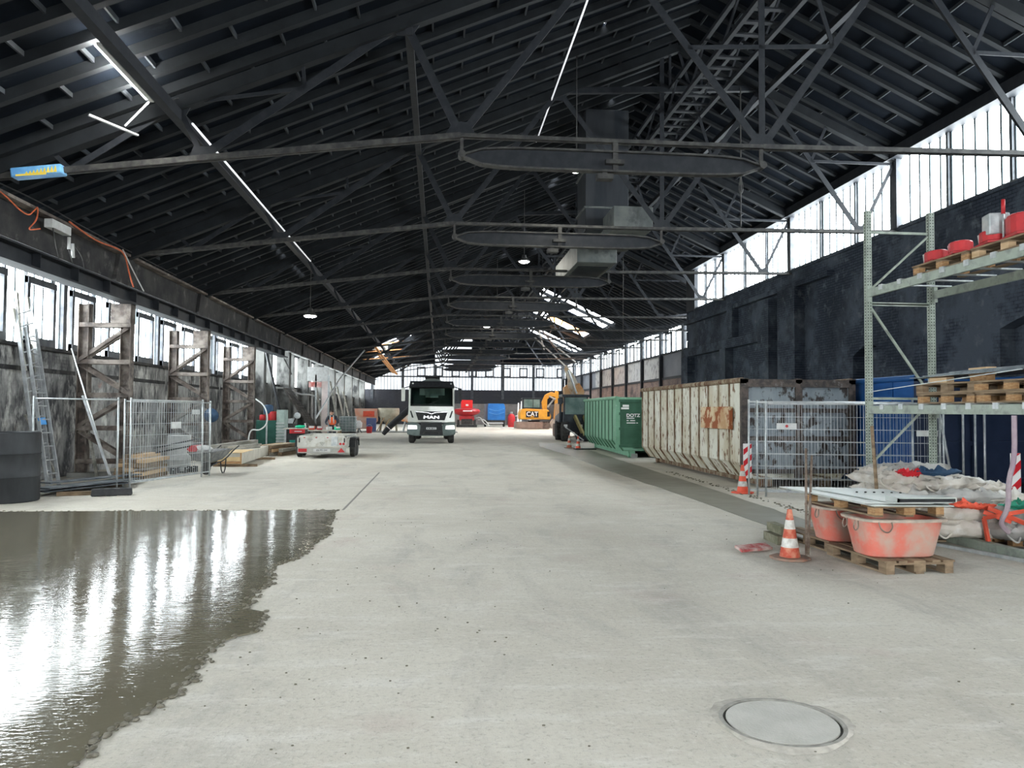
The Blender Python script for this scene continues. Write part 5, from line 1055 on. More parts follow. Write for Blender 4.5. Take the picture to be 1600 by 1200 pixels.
for i, (x, y, h) in enumerate(((8.75, 85.5, 2.7), (9.15, 86, 2.9), (10.0, 84.5, 1.9), (8.6, 84, 1.4))):
    t = thing('white_prop', ['tall white strut leaning left of the digger', 'tallest white strut behind the digger blade', 'white wrapped post close to the digger cab', 'short white post beside the red cylinder'][i], 'post', (x, y, 0), 0, 'white posts by the end wall'); B(MB().bar((0, 0, 0), (.12, .3, h), .14 + .1 * (i == 2), .1), 'shaft', M_txtw, t); B(MB().bar((-.25, 0, h * .45), (.25, 0, h * .5), .06, .06), 'crosspiece', M_txtw, t)

# ---- yellow excavator far
def excavator():
    t = thing('yellow_excavator', 'yellow crawler digger with lowered blade facing left near the end wall', 'excavator', (9.6, 77.5, 0))
    MY = mat('digger_yellow', (.72, .36, .04), (.62, .30, .04), .45, scale=2); MD = mat('dusty_tracks', (.13, .10, .085), (.19, .15, .13), .9, scale=4)
    for y in (-.9, .9):
        B(MB().pry([(-1.5, .12), (-1.35, 0), (1.35, 0), (1.5, .12), (1.55, .4), (1.4, .68), (-1.4, .68), (-1.55, .4)], y - .25, y + .25), 'track', MD, t, bevel=.03)
    lg = MB()
    for i in range(14): lg.box(-1.4 + i * .21, -1.3 + i * .21, -1.18, -.62, .66, .72)
    B(lg, 'track_shoes', M_steel, t)
    B(MB().box(-1.75, .7, -1.45, -1.3, .05, .72).box(-1.9, -1.7, -1.4, 1.4, .05, .72), 'dozer_blade', mat('blade_brown', (.24, .17, .14), (.3, .22, .18), .7, scale=3), t)
    B(MB().lathe([(.6, .68), (.6, .85), (0, .85)], n=20), 'slew_ring', M_steel, t)
    bd = B(MB().pry([(-1.5, .95), (1.5, .95), (1.62, 1.3), (1.3, 1.95), (-.9, 2.05), (-1.35, 2.0), (-1.55, 1.6)], -1.15, 1.15), 'body', MY, t, bevel=.08)
    B(MB().box(-.95, .32, -1.2, -1.15, 1.15, 1.78), 'brand_panel', M_black, bd); text('CAT', .62, M_txtw, bd, (-.32, -1.21, 1.48), (PI / 2, 0, 0), 'brand_lettering', .01, .95, .012)
    B(MB().pry([(-.55, 1.18), (-.1, 1.18), (-.32, 1.34)], -1.225, -1.215), 'brand_triangle', MY, bd)
    B(MB().box(1.2, 1.45, -1.18, -1.15, 1.25, 1.75), 'side_mesh', M_black, bd)
    c = B(MB().box(-1.25, -1.15, -1.05, -.1, 2.0, 3.0).box(.45, .55, -1.05, -.1, 2.0, 2.9).box(-1.25, .55, -1.08, -1.0, 2.0, 2.15).box(-1.25, .55, -.15, -.1, 2.0, 2.95).box(-.25, -.2, -1.06, -1.0, 2.0, 3.0), 'cab_frame', M_black, t)
    B(MB().box(-1.32, .62, -1.12, -.05, 2.98, 3.1), 'cab_roof', MATS['sooty_steel'], c, bevel=.04); B(MB().box(-1.15, .45, -1.04, -1.02, 2.15, 2.98), 'cab_glass', mat('greenish_glass', (.10, .16, .15), (.2, .27, .25), .1, scale=1.2), c)
    # folded boom behind the cab
    bo = [(.9, 1.7), (.75, 2.7), (1.1, 3.45), (1.7, 3.75), (2.4, 3.6), (2.35, 3.2), (1.75, 3.3), (1.35, 3.0), (1.3, 1.7)]
    B(MB().pry(bo, -.15, .15), 'boom', MY, t, bevel=.04); B(MB().pry([(2.15, 3.9), (2.5, 3.8), (2.6, 2.6), (2.35, .9), (2.0, .9), (2.1, 2.6)], -.13, .13), 'stick', MY, t, bevel=.04)
    B(MB().cyl((1.5, -.25, 3.3), (2.2, -.25, 3.0), .08, 10).cyl((1.4, 0, 2.2), (2.1, 0, 3.1), .09, 10), 'hydraulic_ram', M_galv, t)
    B(MB().pry([(1.9, 1.0), (2.5, .95), (2.7, .45), (2.4, .08), (1.7, .05), (1.6, .5)], -.45, .45), 'bucket', mat('white_bucket', (.5, .47, .42), (.36, .32, .28), .7, scale=3), t, bevel=.03)
    return t
excavator()
# ---- raised orange boom of a second digger behind the loader
t = thing('second_excavator', 'orange and white digger boom rising behind the dark wheel loader', 'excavator', (9.2, 52.5, 0))
MO = mat('weathered_orange', (.55, .25, .08), (.62, .40, .22), .6, scale=2); 
B(MB().pry([(8.75, 2.4), (9.85, 2.3), (9.75, 3.3), (9.3, 4.2), (8.72, 5.0), (8.60, 4.7), (8.85, 4.0)], 52.35, 52.65), 'boom', mat('chipped_white', (.62, .58, .50), (.5, .34, .2), .6, scale=2.5, lo=.45, hi=.6), t, True, bevel=.03)
B(MB().pry([(9.35, 2.3), (9.9, 2.3), (9.95, 3.2), (9.6, 3.75), (9.25, 3.5)], 52.2, 52.8), 'boom_foot', MO, t, True, bevel=.03); B(MB().pry([(8.6, 2.3), (8.95, 2.3), (8.95, 3.1), (8.75, 3.6), (8.55, 3.4)], 52.2, 52.8), 'boom_bracket', MO, t, True)
B(MB().cyl((9.4, 52.1, 3.0), (8.8, 52.1, 4.6), .07, 10), 'hydraulic_ram', M_galv, t, True); B(MB().box(8.3, 10.4, 52.4, 55.0, 1.1, 2.35), 'body', MO, t, True, bevel=.08)
for x in (8.5, 10.1): B(MB().prx([(51.9, .1), (52.1, 0), (55.3, 0), (55.5, .15), (55.5, .7), (55.2, .9), (52.1, .9), (51.9, .7)], x - .25, x + .25), 'track', MATS['dusty_tracks'], t, True)
B(MB().box(8.6, 10.0, 53, 54.6, .8, 1.1), 'turntable', M_steel, t, True)
# ---- dark wheel loader / lattice mast
t = thing('wheel_loader', 'dark wheel loader with big treaded tyres beside the green container', 'loader', (8.0, 46.0, 0))
MN = mat('loader_dark', (.02, .028, .035), (.04, .05, .06), .4, scale=3)
for x, y in ((-.55, -.9), (.75, -.9), (-.55, 1.4), (.75, 1.4)): wheel(t, 'wheel', x, y, .58, .58, .42, 'x', lugs=20)
B(MB().box(-.45, .65, -1.3, 2.0, .55, 1.15), 'chassis', M_steel, t, bevel=.05); B(MB().hexa([(-.7, .5, 1.1), (.9, .5, 1.1), (.9, 2.4, 1.0), (-.7, 2.4, 1.0), (-.65, .5, 1.75), (.85, .5, 1.75), (.85, 2.3, 1.5), (-.65, 2.3, 1.5)]), 'engine_cover', MN, t, bevel=.06)
c = MB()
for x in (-.62, .82):
    for y in (-.85, .5): c.bar((x, y, 1.1), (x * .95, y, 2.65), .09, .09)
B(c, 'cab_posts', MN, t); B(MB().box(-.72, .92, -.95, .6, 2.62, 2.78), 'cab_roof', MN, t, bevel=.04); B(MB().box(-.55, .75, -.9, -.88, 1.6, 2.6), 'cab_glass', MATS['greenish_glass'], t); B(MB().box(-.66, .86, -.95, -.85, 1.0, 1.6), 'cab_front', MN, t)
B(MB().box(.0, .4, -.3, .2, 1.2, 2.1), 'seat', M_black, t); B(MB().tube([(-.85, -.9, 1.2), (-.85, -.9, 2.2), (-.8, -.9, 2.5)], .06, 8, 1).box(-.98, -.72, -.95, -.8, 2.2, 2.55), 'mirror', MN, t)
MYg = mat('ochre_arm', (.30, .26, .11), (.2, .17, .08), .6, scale=3)
B(MB().bar((.0, -1.0, 1.5), (.35, -2.2, .35), .14, .22).bar((.55, -1.0, 1.5), (.75, -2.2, .35), .14, .22), 'lift_arm', MYg, t, bevel=.02); B(MB().bar((.1, -2.15, .3), (1.0, -2.15, .3), .12, .4), 'fork_carriage', M_steel, t)
B(MB().bar((-.65, -1.6, .85), (.25, -2.6, .12), .05, .05), 'tow_bar', M_galv, t)
for x in (-.6, .3): B(MB().box(x - .1, x + .1, -1.42, -1.32, .85, 1.0), 'work_lamp', M_white, t)

# ================================================================ containers
def container(name, label, x0, x1, y0, y1, z0, z1, m, mf, mdark, rz=0, nr=14, doors=2):
    t = thing(name, label, 'container', (x0, y0, 0), rz); w = x1 - x0; L = y1 - y0; kz = z0 + .36; ins = .26
    prof = [(0, z1 - .08), (0, kz), (ins, z0)]
    sh = MB()
    sh.add([(0, 0, z1 - .05), (0, 0, kz), (ins, 0, z0), (w - ins, 0, z0), (w, 0, kz), (w, 0, z1 - .05), (0, L, z1 - .05), (0, L, kz), (ins, L, z0), (w - ins, L, z0), (w, L, kz), (w, L, z1 - .05)], [(0, 1, 7, 6), (1, 2, 8, 7), (2, 3, 9, 8), (3, 4, 10, 9), (4, 5, 11, 10), (6, 7, 8, 9, 10, 11)])
    sh.open = True
    o = B(sh, 'shell', m, t); s = o.modifiers.new('solid', 'SOLIDIFY'); s.thickness = .03; s.offset = 0
    for i in range(nr):
        y = .10 + (L - .2) * i / (nr - 1); rb = MB()
        for xs, sg in ((0, -1), (w, 1)):
            q = lambda a, b_, c, d: rb.hexa([a, b_, c, d] + [(p[0] + sg * 0, p[1] + .0, p[2]) for p in (a, b_, c, d)]) if 0 else None
            ix = lambda v: v if sg < 0 else w - v
            P = [(ix(0), z1 - .1), (ix(0), kz), (ix(ins), z0)]; O = [(ix(-.04), z1 - .1), (ix(-.04), kz - .02), (ix(ins - .03), z0 - .03)]
            rb.pry([P[0], P[1], P[2], O[2], O[1], O[0]], y - .035, y + .035)
        BL(rb, 'rib', mdark, t)
    BL(MB().cyl((-.03, 0, z1 - .04), (-.03, L, z1 - .04), .065, 12).cyl((w + .03, 0, z1 - .04), (w + .03, L, z1 - .04), .065, 12).cyl((0, L, z1 - .04), (w, L, z1 - .04), .06, 12), 'top_rail', mdark, t)
    dw = w / doors
    for k in range(doors):
        d = B(MB().box(k * dw + .06, (k + 1) * dw - .06, -.05, .0, z0 + .12, z1 - .1), 'door', mf, t)
        hb = MB(); 
        for z in (z0 + .12, z0 + (z1 - z0) * .38, z0 + (z1 - z0) * .66, z1 - .2): hb.box(k * dw + .04, (k + 1) * dw - .04, -.11, -.04, z, z + .1)
        BL(hb, 'crossbar', mdark, d)
    for k in range(doors + 1): B(MB().box(max(-.08, k * dw - .08), min(w + .08, k * dw + .08), -.1, .02, z0, z1), 'corner_post', mdark, t)
    B(MB().box(-.08, w + .08, -.1, .02, z1 - .12, z1 - .02), 'top_beam', mdark, t)
    B(MB().box(.5, .68, -.02, L, .04 if z0 < .3 else .1, z0 + .02).box(w - .68, w - .5, -.02, L, .04 if z0 < .3 else .1, z0 + .02), 'skid', mdark, t)
    for x in (.45, w - .7): B(MB().cyl((x, .15, .12), (x + .25, .15, .12), .12, 14).cyl((x, L - .2, .12), (x + .25, L - .2, .12), .12, 14), 'roller', mdark, t)
    return t
M_rustw = mat('chipped_cream_paint', (.58, .58, .51), (.44, .40, .30), .65, scale=1.5, c3=(.15, .08, .04), s3=6.5, lo3=.56, hi3=.63, stretch=(1, 1, .55), bump=.2, bscale=12)
M_rustd = mat('rusted_rib', (.13, .085, .05), (.30, .25, .18), .8, scale=4, c3=(.12, .055, .028), s3=7, lo3=.5, hi3=.6, stretch=(1, 1, .5))
M_rustf = mat('chipped_blue_grey_paint', (.15, .18, .20), (.22, .25, .27), .6, scale=2, c3=(.04, .033, .03), s3=6, lo3=.53, hi3=.60, stretch=(1, 1, .6))
M_rustk = mat('dark_rust', (.045, .04, .038), (.10, .08, .07), .8, scale=7, c3=(.16, .15, .14), s3=5, lo3=.6, hi3=.68)
tr_ = container('rusty_skip_container', 'big rusty cream roll-off container with chipped paint', 7.1, 9.72, 17.4, 26.4, .22, 2.56, M_rustw, M_rustf, M_rustd, 0, 13)
for c in tr_.children:
    if c.name.startswith(('door', 'corner_post', 'top_beam')):
        if not c.name.startswith('door'): c.data.materials[0] = M_rustk
        for g in c.children: g.data.materials[0] = M_rustk
B(MB().box(-.13, -.05, .55, 2.6, 1.35, 1.9), 'rust_plate', mat('orange_rust_plate', (.42, .26, .14), (.55, .45, .3), .8, scale=2.5, c3=(.26, .08, .03), s3=3, lo3=.5, hi3=.56), tr_)
M_gr = mat('container_green', (.14, .31, .20), (.18, .37, .25), .5, scale=2, c3=(.3, .42, .33), s3=8, lo3=.64, hi3=.7)
M_grd = mat('container_green_dark', (.03, .10, .06), (.045, .13, .08), .5, scale=2)
tg_ = container('green_skip_container', 'green ribbed roll-off container behind the rusty one', 6.82, 9.2, 29.0, 37.0, .28, 2.34, M_gr, M_grd, M_gr, math.radians(-1.9), 11, 1)
for c in tg_.children:
    if c.name.startswith('door'):
        for g in c.children: g.data.materials[0] = M_grd
    if c.name.startswith('rib'): c.data.materials[0] = mat('rib_green_shade', (.025, .085, .05), (.04, .12, .07), .5, scale=3) if 'rib_green_shade' not in MATS else MATS['rib_green_shade']  # shadow lines along the ribs painted as a darker green
text('DOTZ', .17, M_txtw, tg_, (.32, -.13, 1.62), (PI / 2, 0, 0), 'container_lettering', .003, 1.1, .006, 'LEFT')
sm = MB()
for z, segs in ((1.50, ((0, .30),)), (1.41, ((0, .08), (.14, .33))), (1.32, ((0, .34), (.37, .44)))):
    for u0, u1 in segs: sm.box(.33 + u0, .33 + u1, -.134, -.128, z, z + .035)
B(sm, 'small_print', M_txtw, tg_)
B(MB().box(.18, .42, -.13, -.115, 1.95, 2.03).box(.12, .42, -.13, -.115, 1.86, 1.93), 'stencilled_number', M_txtw, tg_)
tag(B(MB().box(7.35, 7.6, 28.95, 29.25, .0, .16), 'stone_block', M_conc), 'block on the floor under the green container corner', 'block')
M_bl = mat('container_blue', (.010, .065, .22), (.014, .085, .27), .45, scale=1.5); M_bl_shade = mat('container_blue_shade', (.012, .022, .05), (.02, .03, .065), .5, scale=2);  # second tone is the same blue with the door end's shade painted in
tb_ = container('blue_container', 'blue container standing in shade behind the pallet rack', 9.98, 12.4, 15.2, 22.5, .2, 2.55, M_bl, M_bl_shade, mat('container_blue_rib', (.012, .075, .23), None, .5), 0, 10)
for c in tb_.children:
    if c.name.startswith('door'):
        for g in c.children: g.data.materials[0] = M_bl_shade
    if c.name.startswith('corner_post'): c.data.materials[0] = M_bl_shade

# ================================================================ cones, warning boards
def cone(x, y, h, label, clean=1, two=False):
    t = thing('traffic_cone', label, 'traffic cone', (x, y, 0), random.random(), 'traffic cones'); R = h * .21
    B(MB().prz([(math.cos(a + PI / 8) * h * .40, math.sin(a + PI / 8) * h * .40) for a in [PI / 4 * i for i in range(8)]], 0, .03), 'base', M_orange_p if clean else mat('dirty_cone_base', (.30, .17, .12), (.2, .16, .13), .8, scale=8), t, bevel=.01)
    def rr(z): return R * (1 - .80 * (z / h))
    def seg(a, b, nm, m): B(MB().lathe([(rr(a * h) * .6, a * h), (rr(a * h), a * h), (rr(b * h), b * h), (rr(b * h) * .6, b * h)], n=24), nm, m, t)
    cm_ = M_orange_p if clean else mat('faded_cone_red', (.42, .07, .04), (.5, .22, .14), .7, scale=9) if 'faded_cone_red' not in MATS else MATS['faded_cone_red']
    seg(.03, .24, 'lower_body', cm_ if clean else M_coneW if 0 else cm_); seg(.24, .42, 'lower_white_band', M_coneW); seg(.42, .60, 'middle_body', cm_); seg(.60, .78, 'upper_white_band', M_coneW); seg(.78, .99, 'tip', cm_)
    return t
cone(4.22, 8.95, .60, 'worn dirty cone in the foreground beside the mortar tubs', 0)
cone(6.62, 16.3, .62, 'clean red and white cone at the corner of the rusty container')
cone(6.50, 35.6, .62, 'small far cone in front of the green container')
cone(6.25, 36.6, .62, 'faded far cone just behind the other far cone', 0)
tag(B(MB().cbox((6.75, 35.2, .03), (1.0, .35, .06), .1), 'rubber_base', M_black), 'flat black base plate lying under the far cones', 'base plate')
def stripes(name, label, x, y, z0, w, h, rz, lean=0):
    t = thing(name, label, 'warning board', (x, y, z0), rz); B(MB().box(-w / 2, w / 2, 0, .02, 0, h), 'board', M_txtw, t)
    s = MB(); n = int(h / .26) + 1
    for i in range(n): 
        z = -.02 + i * .27; lo = [(-w / 2, z), (w / 2, z + w * .9), (w / 2, z + w * .9 + .13), (-w / 2, z + .13)]
        lo = [(a, max(0.0, min(h, b))) for a, b in lo]
        if lo[3][1] > lo[0][1] or lo[2][1] > lo[1][1]: s.pry(lo, -.006, 0.0)
    B(s, 'red_stripes', mat('reflective_red', (.55, .02, .03), None, .4) if 'reflective_red' not in MATS else MATS['reflective_red'], t)
    B(MB().box(-.02, .02, .02, .05, -z0, .2), 'foot_post', M_black, t); return t
stripes('warning_board', 'red and white striped warning board behind the clean cone', 6.92, 16.75, .28, .19, .78, 0)
stripes('warning_board', 'red and white striped board at the right edge behind the bags', 8.95, 11.2, .25, .16, .9, 0)
tag(B(MB().cbox((3.98, 9.45, .05), (.5, .14, .03), .35, .3), 'striped_plank', mat('faded_red_plank', (.35, .05, .05), (.5, .4, .36), .7, scale=5)), 'faded red plank lying behind the dirty foreground cone', 'plank')

# ================================================================ right fence panels
for i, (p, q, h, lab) in enumerate((((6.82, 15.55), (10.2, 14.72), 2.0, 'nearest mesh panel of the fence stack before the rusty container'), ((6.72, 15.75), (10.25, 14.9), 2.02, 'second mesh panel of the stack, with the middle rail ends'), ((6.62, 15.95), (9.85, 15.2), 2.04, 'third mesh panel of the stack, furthest left post'))):
    t = mesh_panel(lab, p, q, h=h, group='mesh fence panels before the rusty container', step=.13)
    if i == 0:
        n = B(MB().box(.22, .62, -.03, -.02, 1.42, 1.54), 'notice_plate', M_white, t); B(MB().lathe([(0, 0), (.03, 0), (.03, .004), (0, .004)], (.42, -.036, 1.48), 12, 'y'), 'red_dot', M_red, n)
    if i == 1:
        B(MB().box(3.05, 3.45, -.36, -.35, 1.30, 1.42), 'notice_plate', M_white, t)
for i, (x, y) in enumerate(((10.75, 14.9), (10.98, 14.85), (11.15, 14.8))):
    tag(B(MB().cyl((x, y, 0.0), (x, y, 2.05), .024, 8), 'scaffold_tube', M_galv), 'loose galvanised post standing in front of the blue container doors, ' + ['left', 'middle', 'right'][i], 'post', 'loose posts by the blue container')
tag(B(MB().cyl((10.5, 14.8, .0), (10.15, 14.8, 1.9), .024, 8), 'scaffold_tube', M_galv), 'slanting galvanised post left of the upright loose posts', 'post')

# ================================================================ pallet rack
M_rack = mat('rack_grey_green', (.27, .31, .26), (.32, .36, .31), .5, scale=4, c3=(.2, .225, .2), s3=6)
rk = thing('pallet_rack', 'tall grey-green pallet rack with two shelf levels on the right', 'rack', (6.98, 12, 0))
M_hole = mat('rack_hole', (.03, .04, .03))
for x, y in ((7.03, 12.0), (8.13, 12.0), (7.03, 8.25), (8.13, 8.25)):
    u = B(MB().box(x - .05, x + .05, y - .035, y - .031, 0, 5.1).box(x - .05, x - .046, y - .035, y + .04, 0, 5.1).box(x + .046, x + .05, y - .035, y + .04, 0, 5.1), 'upright', M_rack, rk, True)
    h = MB(); z = .06
    while z < 5.08:
        for s in (-.022, .022): h.box(x + s - .007, x + s + .007, y - .0365, y - .035, z, z + .022)
        h.box(x - .0515, x - .05, y - .01, y + .012, z, z + .022); z += .05
    B(h, 'hole_rows', M_hole, u, True)['kind'] = 'stuff'
for y in (12.0, 8.25):
    for z in (.9, 2.0, 3.55, 4.75, 3.72 - .15): B(MB().box(7.05, 8.1, y - .012, y + .012, z - .02, z + .02), 'brace', M_rack, rk, True)
    for a, b2 in (((7.07, .95), (8.1, 1.95)), ((8.1, 2.05), (7.07, 3.5)), ((7.07, 3.8), (8.1, 4.72))): B(MB().bar((a[0], y, a[1]), (b2[0], y, b2[1]), .035, .03), 'brace', M_rack, rk, True)
for z in (1.75, 3.66):
    for x in (7.0, 8.16):
        bm_ = B(MB().box(x - .025, x + .025, 8.29, 11.96, z, z + .13), 'beam', M_rack, rk, True, bevel=.005); B(MB().box(x - .03, x + .03, 11.92, 11.98, z - .06, z + .19), 'beam_connector', M_rack, bm_, True)
        if x < 7.5:
            cl = MB()
            for k in range(7): y = 11.55 - k * .5; cl.box(x - .035, x - .02, y - .05, y + .05, z + .07, z + .15)
            BL(cl, 'deck_clip', M_galv, bm_, True)
    for k in range(7): y = 11.55 - k * .5; B(MB().box(7.0, 8.16, y - .03, y + .03, z + .13, z + .15), 'deck_bar', M_galv, rk, True)
tag(B(MB().box(6.95, 7.07, 8.3, 11.0, .0, .12), 'floor_beam', M_rack, bevel=.005), 'green steel beam lying on the floor along the rack front', 'beam')
tag(B(MB().box(7.3, 12.5, 3, 11.6, .0, .012), 'floor_shade_sheet', mat('dark_shade_floor', (.10, .105, .095), (.16, .165, .15), .5, scale=2)), 'dark sheet painting the shade under the pallet rack', 'floor patch')  # thin dark sheet: shade beneath the rack painted onto the floor
tag(B(MB().bar((6.3, 10.9, .02), (7.6, 6.0, .02), .05, .04), 'floor_rail', M_galv), 'thin pale rail on the floor in front of the rack', 'rail')
# top shelf pallets and red machines
for i, y in enumerate((10.22, 8.95)): pallet('wooden_pallet', ['pallet on the top shelf, nearer the upright', 'pallet on the top shelf, at the right edge'][i], (7.45, y, 3.81), 0, M_wood, group='pallets on the top shelf', mb=M_wood2 if i else M_woodend)
def red_machine(x, y, z, rz, lab, big=False, lever=False):
    t = thing('winch_unit', lab, 'machine', (x, y, z), rz, 'red machines on the top shelf'); t.scale = (1.25, 1.25, 1.15)
    B(MB().prz([(-.2, -.13), (.2, -.13), (.24, 0), (.2, .13), (-.2, .13), (-.24, 0)], 0, .03), 'base_plate', M_red, t, bevel=.008)
    h = .16 if not big else .26
    B(MB().prz([(.17 * math.cos(a), .12 * math.sin(a)) for a in [2 * PI * k / 14 for k in range(14)]], .03, .03 + h * .85), 'housing', M_red, t, bevel=.02); B(MB().lathe([(.10, .03), (.11, h * .8), (.06, h), (0, h + .01)], (.08, 0, .02), 14), 'hub', M_white if not big else M_red, t)
    B(MB().lathe([(0, 0), (.03, 0), (.03, .02), (0, .02)], (.1, -.13, .1), 10, 'y'), 'round_badge', M_txtw, t)
    if lever: B(MB().cyl((-.25, 0, .03), (-.25, 0, .42), .012, 8), 'lever', M_galv, t); B(MB().cyl((-.25, 0, .30), (-.25, 0, .46), .02, 8), 'lever_grip', M_red, t); B(MB().box(-.17, .02, -.1, .1, .1, .34), 'motor_box', M_galv, t, bevel=.015)
    return t
red_machine(7.28, 10.62, 3.955, 1.4, 'low red machine nearest the upright on the top shelf')
red_machine(7.22, 10.0, 3.955, 1.2, 'second low red machine from the upright on the top shelf')
red_machine(7.2, 9.35, 3.955, 1.3, 'red machine with grey motor box and lever', False, True)
red_machine(7.2, 8.85, 3.955, 1.3, 'tall red machine at the right edge of the top shelf', True)
# lower shelf pallets
pallet('wooden_pallet', 'lowest pallet on the lower shelf, left end showing', (7.45, 10.15, 1.90), 0, M_wood, group='pallets on the lower shelf')
pallet('wooden_pallet', 'second pallet on the lower shelf, above the lowest', (7.42, 10.12, 2.046), .03, M_wood, group='pallets on the lower shelf', mb=M_wood)
pallet('wooden_pallet', 'lowest pallet at the right end of the lower shelf', (7.45, 8.9, 1.90), 0, M_wood, group='pallets on the lower shelf')
pallet('wooden_pallet', 'upper pallet at the right end of the lower shelf', (7.42, 8.9, 2.046), 0, M_wood, group='pallets on the lower shelf')
for i, (x, y, rz, m, s) in enumerate(((7.2, 10.42, .1, M_wood2, (.13, .34, .09)), (7.25, 9.65, -.1, M_wood2, (.14, .4, .1)), (7.2, 10.0, .1, M_woodend, (.12, .3, .08)))):
    tag(B(MB().cbox((x, y, 2.19 + s[2] / 2 + (.09 if i == 1 else 0)), s, rz), 'timber_block', m, bevel=.006), ['fresh pale timber block on the pallets, nearer the upright', 'fresh pale timber block raised on a brown block', 'brown timber block under the pale one'][i] , 'timber block', 'timber blocks on the lower shelf pallets') if i != 2 else tag(B(MB().cbox((7.25, 9.65, 2.235), (.12, .36, .09), -.1), 'timber_block', m), 'brown timber block under the raised pale block', 'timber block', 'timber blocks on the lower shelf pallets')
sh = MB(); random.seed(2)
for k in range(4):
    z = 2.30 + k * .016; sh.add([(6.98 + .02 * k, 8.3, z), (7.9, 8.3, z + .01), (7.9, 10.9, z - .02), (7.02, 10.9 - .3 * k, z - .02), (6.98 + .02 * k, 8.3, z + .008), (7.9, 8.3, z + .018), (7.9, 10.9, z - .012), (7.02, 10.9 - .3 * k, z - .012)], [(0, 1, 2, 3), (7, 6, 5, 4), (0, 4, 5, 1), (1, 5, 6, 2), (2, 6, 7, 3), (3, 7, 4, 0)])
tag(B(sh, 'plastic_sheets', mat('grey_sheet', (.10, .13, .15), (.2, .24, .26), .25, scale=3)), 'glossy dark sheets lying over the blocks on the lower shelf', 'sheets')
tag(B(MB().bar((6.95, 11.9, 2.10), (6.97, 8.6, 2.30), .02, .01), 'edge_line_strip', M_galv), 'added thin strip standing for the container and sheet edges above the lower shelf', 'strip')  # stand-in line for the container edge and the plastic sheet edge
# sheet tabs
# hanging strap
tag(B(MB().tube([(6.98, 8.75, 1.74), (6.97, 8.74, 1.2), (6.93, 8.8, .95), (6.9, 8.76, .62), (6.85, 8.86, .42), (7.0, 8.9, .3)], [.03] * 40, 8, 2), 'strap', mat('mauve_strap', (.30, .23, .27), (.38, .31, .33), .8, scale=6)), 'mauve webbing strap hanging from the rack at the right edge', 'strap')
tt = thing('steel_trestle', 'red-orange folding trestle lying beside the bags at the right edge', 'trestle', (6.9, 9.0, .1))
B(MB().bar((6.98, 9.3, .42), (7.35, 8.75, .62), .05, .05).bar((7.05, 9.3, .55), (7.3, 8.8, .36), .05, .05).bar((6.98, 9.3, .42), (7.05, 9.32, .12), .04, .04).bar((7.35, 8.75, .62), (7.38, 8.75, .12), .04, .04), 'frame', M_orange_p, tt, True); B(MB().bar((6.98, 9.3, .50), (7.2, 9.1, .40), .06, .05), 'cross_member', M_orange_p, tt, True)

# ================================================================ mortar tubs on pallets
pallet('wooden_pallet', 'weathered pallet on the floor under the front mortar tub', (5.24, 8.62, 0), .04, M_wood, group='pallets under the mortar tubs', mb=M_wood)
pallet('wooden_pallet', 'weathered pallet on the floor under the rear mortar tub', (5.28, 9.9, 0), .04, M_wood, group='pallets under the mortar tubs', mb=M_wood)
M_tub = mat('coral_plastic', (.58, .15, .11), (.50, .23, .18), .6, scale=3, c3=(.42, .32, .26), s3=3.5, lo3=.44, hi3=.66, bump=.15, bscale=25)
M_tubrim = mat('cement_crusted_rim', (.34, .30, .25), (.48, .38, .31), .85, scale=9, bump=.4)
def tub(x, y, z, rz, label):
    t = thing('mortar_tub', label, 'tub', (x, y, z), rz, 'coral mortar tubs')
    def ring(w, l, zz, n=28, e=4.0): return [V((w * math.copysign(abs(math.cos(a)) ** (2 / e), math.cos(a)), l * math.copysign(abs(math.sin(a)) ** (2 / e), math.sin(a)), zz)) for a in [2 * PI * k / n for k in range(n)]]
    m = MB(); m.loft([ring(.37, .22, 0), ring(.40, .25, .02), ring(.455, .315, .30), ring(.475, .335, .42), ring(.46, .32, .42), ring(.44, .3, .3), ring(.38, .235, .04)], False); m.add(ring(.37, .22, 0), [tuple(reversed(range(28)))]); m.add(ring(.38, .235, .04), [tuple(range(28))]); m.open = False
    B(m, 'basin', M_tub, t, smooth=True)
    B(MB().loft([ring(.47, .33, .405), ring(.515, .375, .41), ring(.52, .38, .435), ring(.50, .36, .445), ring(.455, .315, .43)], False), 'rim', M_tubrim, t)
    B(MB().loft([ring(.455, .315, .36), ring(.01, .01, .365)], False), 'dried_mortar', M_tubrim, t)
    for sy in (-.12, .12): B(MB().tube([(-.485, sy - .0, .40), (-.51, sy - .05, .33), (-.52, sy + .0, .29), (-.51, sy + .06, .33), (-.49, sy + .05, .40)], .007, 6, 2), 'handle', mat('wire_handle', (.2, .16, .13), None, .5, metal=.5) if 'wire_handle' not in MATS else MATS['wire_handle'], t)
    B(MB().tube([(-.40, -.385, .42), (-.38, -.40, .34), (-.30, -.40, .30), (-.24, -.39, .36), (-.25, -.385, .42)], .008, 6, 2), 'handle', MATS['wire_handle'], t)
    return t
tub(5.19, 8.40, .144, 0, 'front coral mortar tub on the foreground pallet'); tub(5.25, 9.42, .144, 0, 'rear coral mortar tub half hidden behind the front one')
up = pallet('wooden_pallet', 'pallet with orange-brown blocks lying across both tubs under the sheets', (5.25, 8.98, .592), .05, M_wood, L=1.5, W=.85, group='pallet on the mortar tubs')
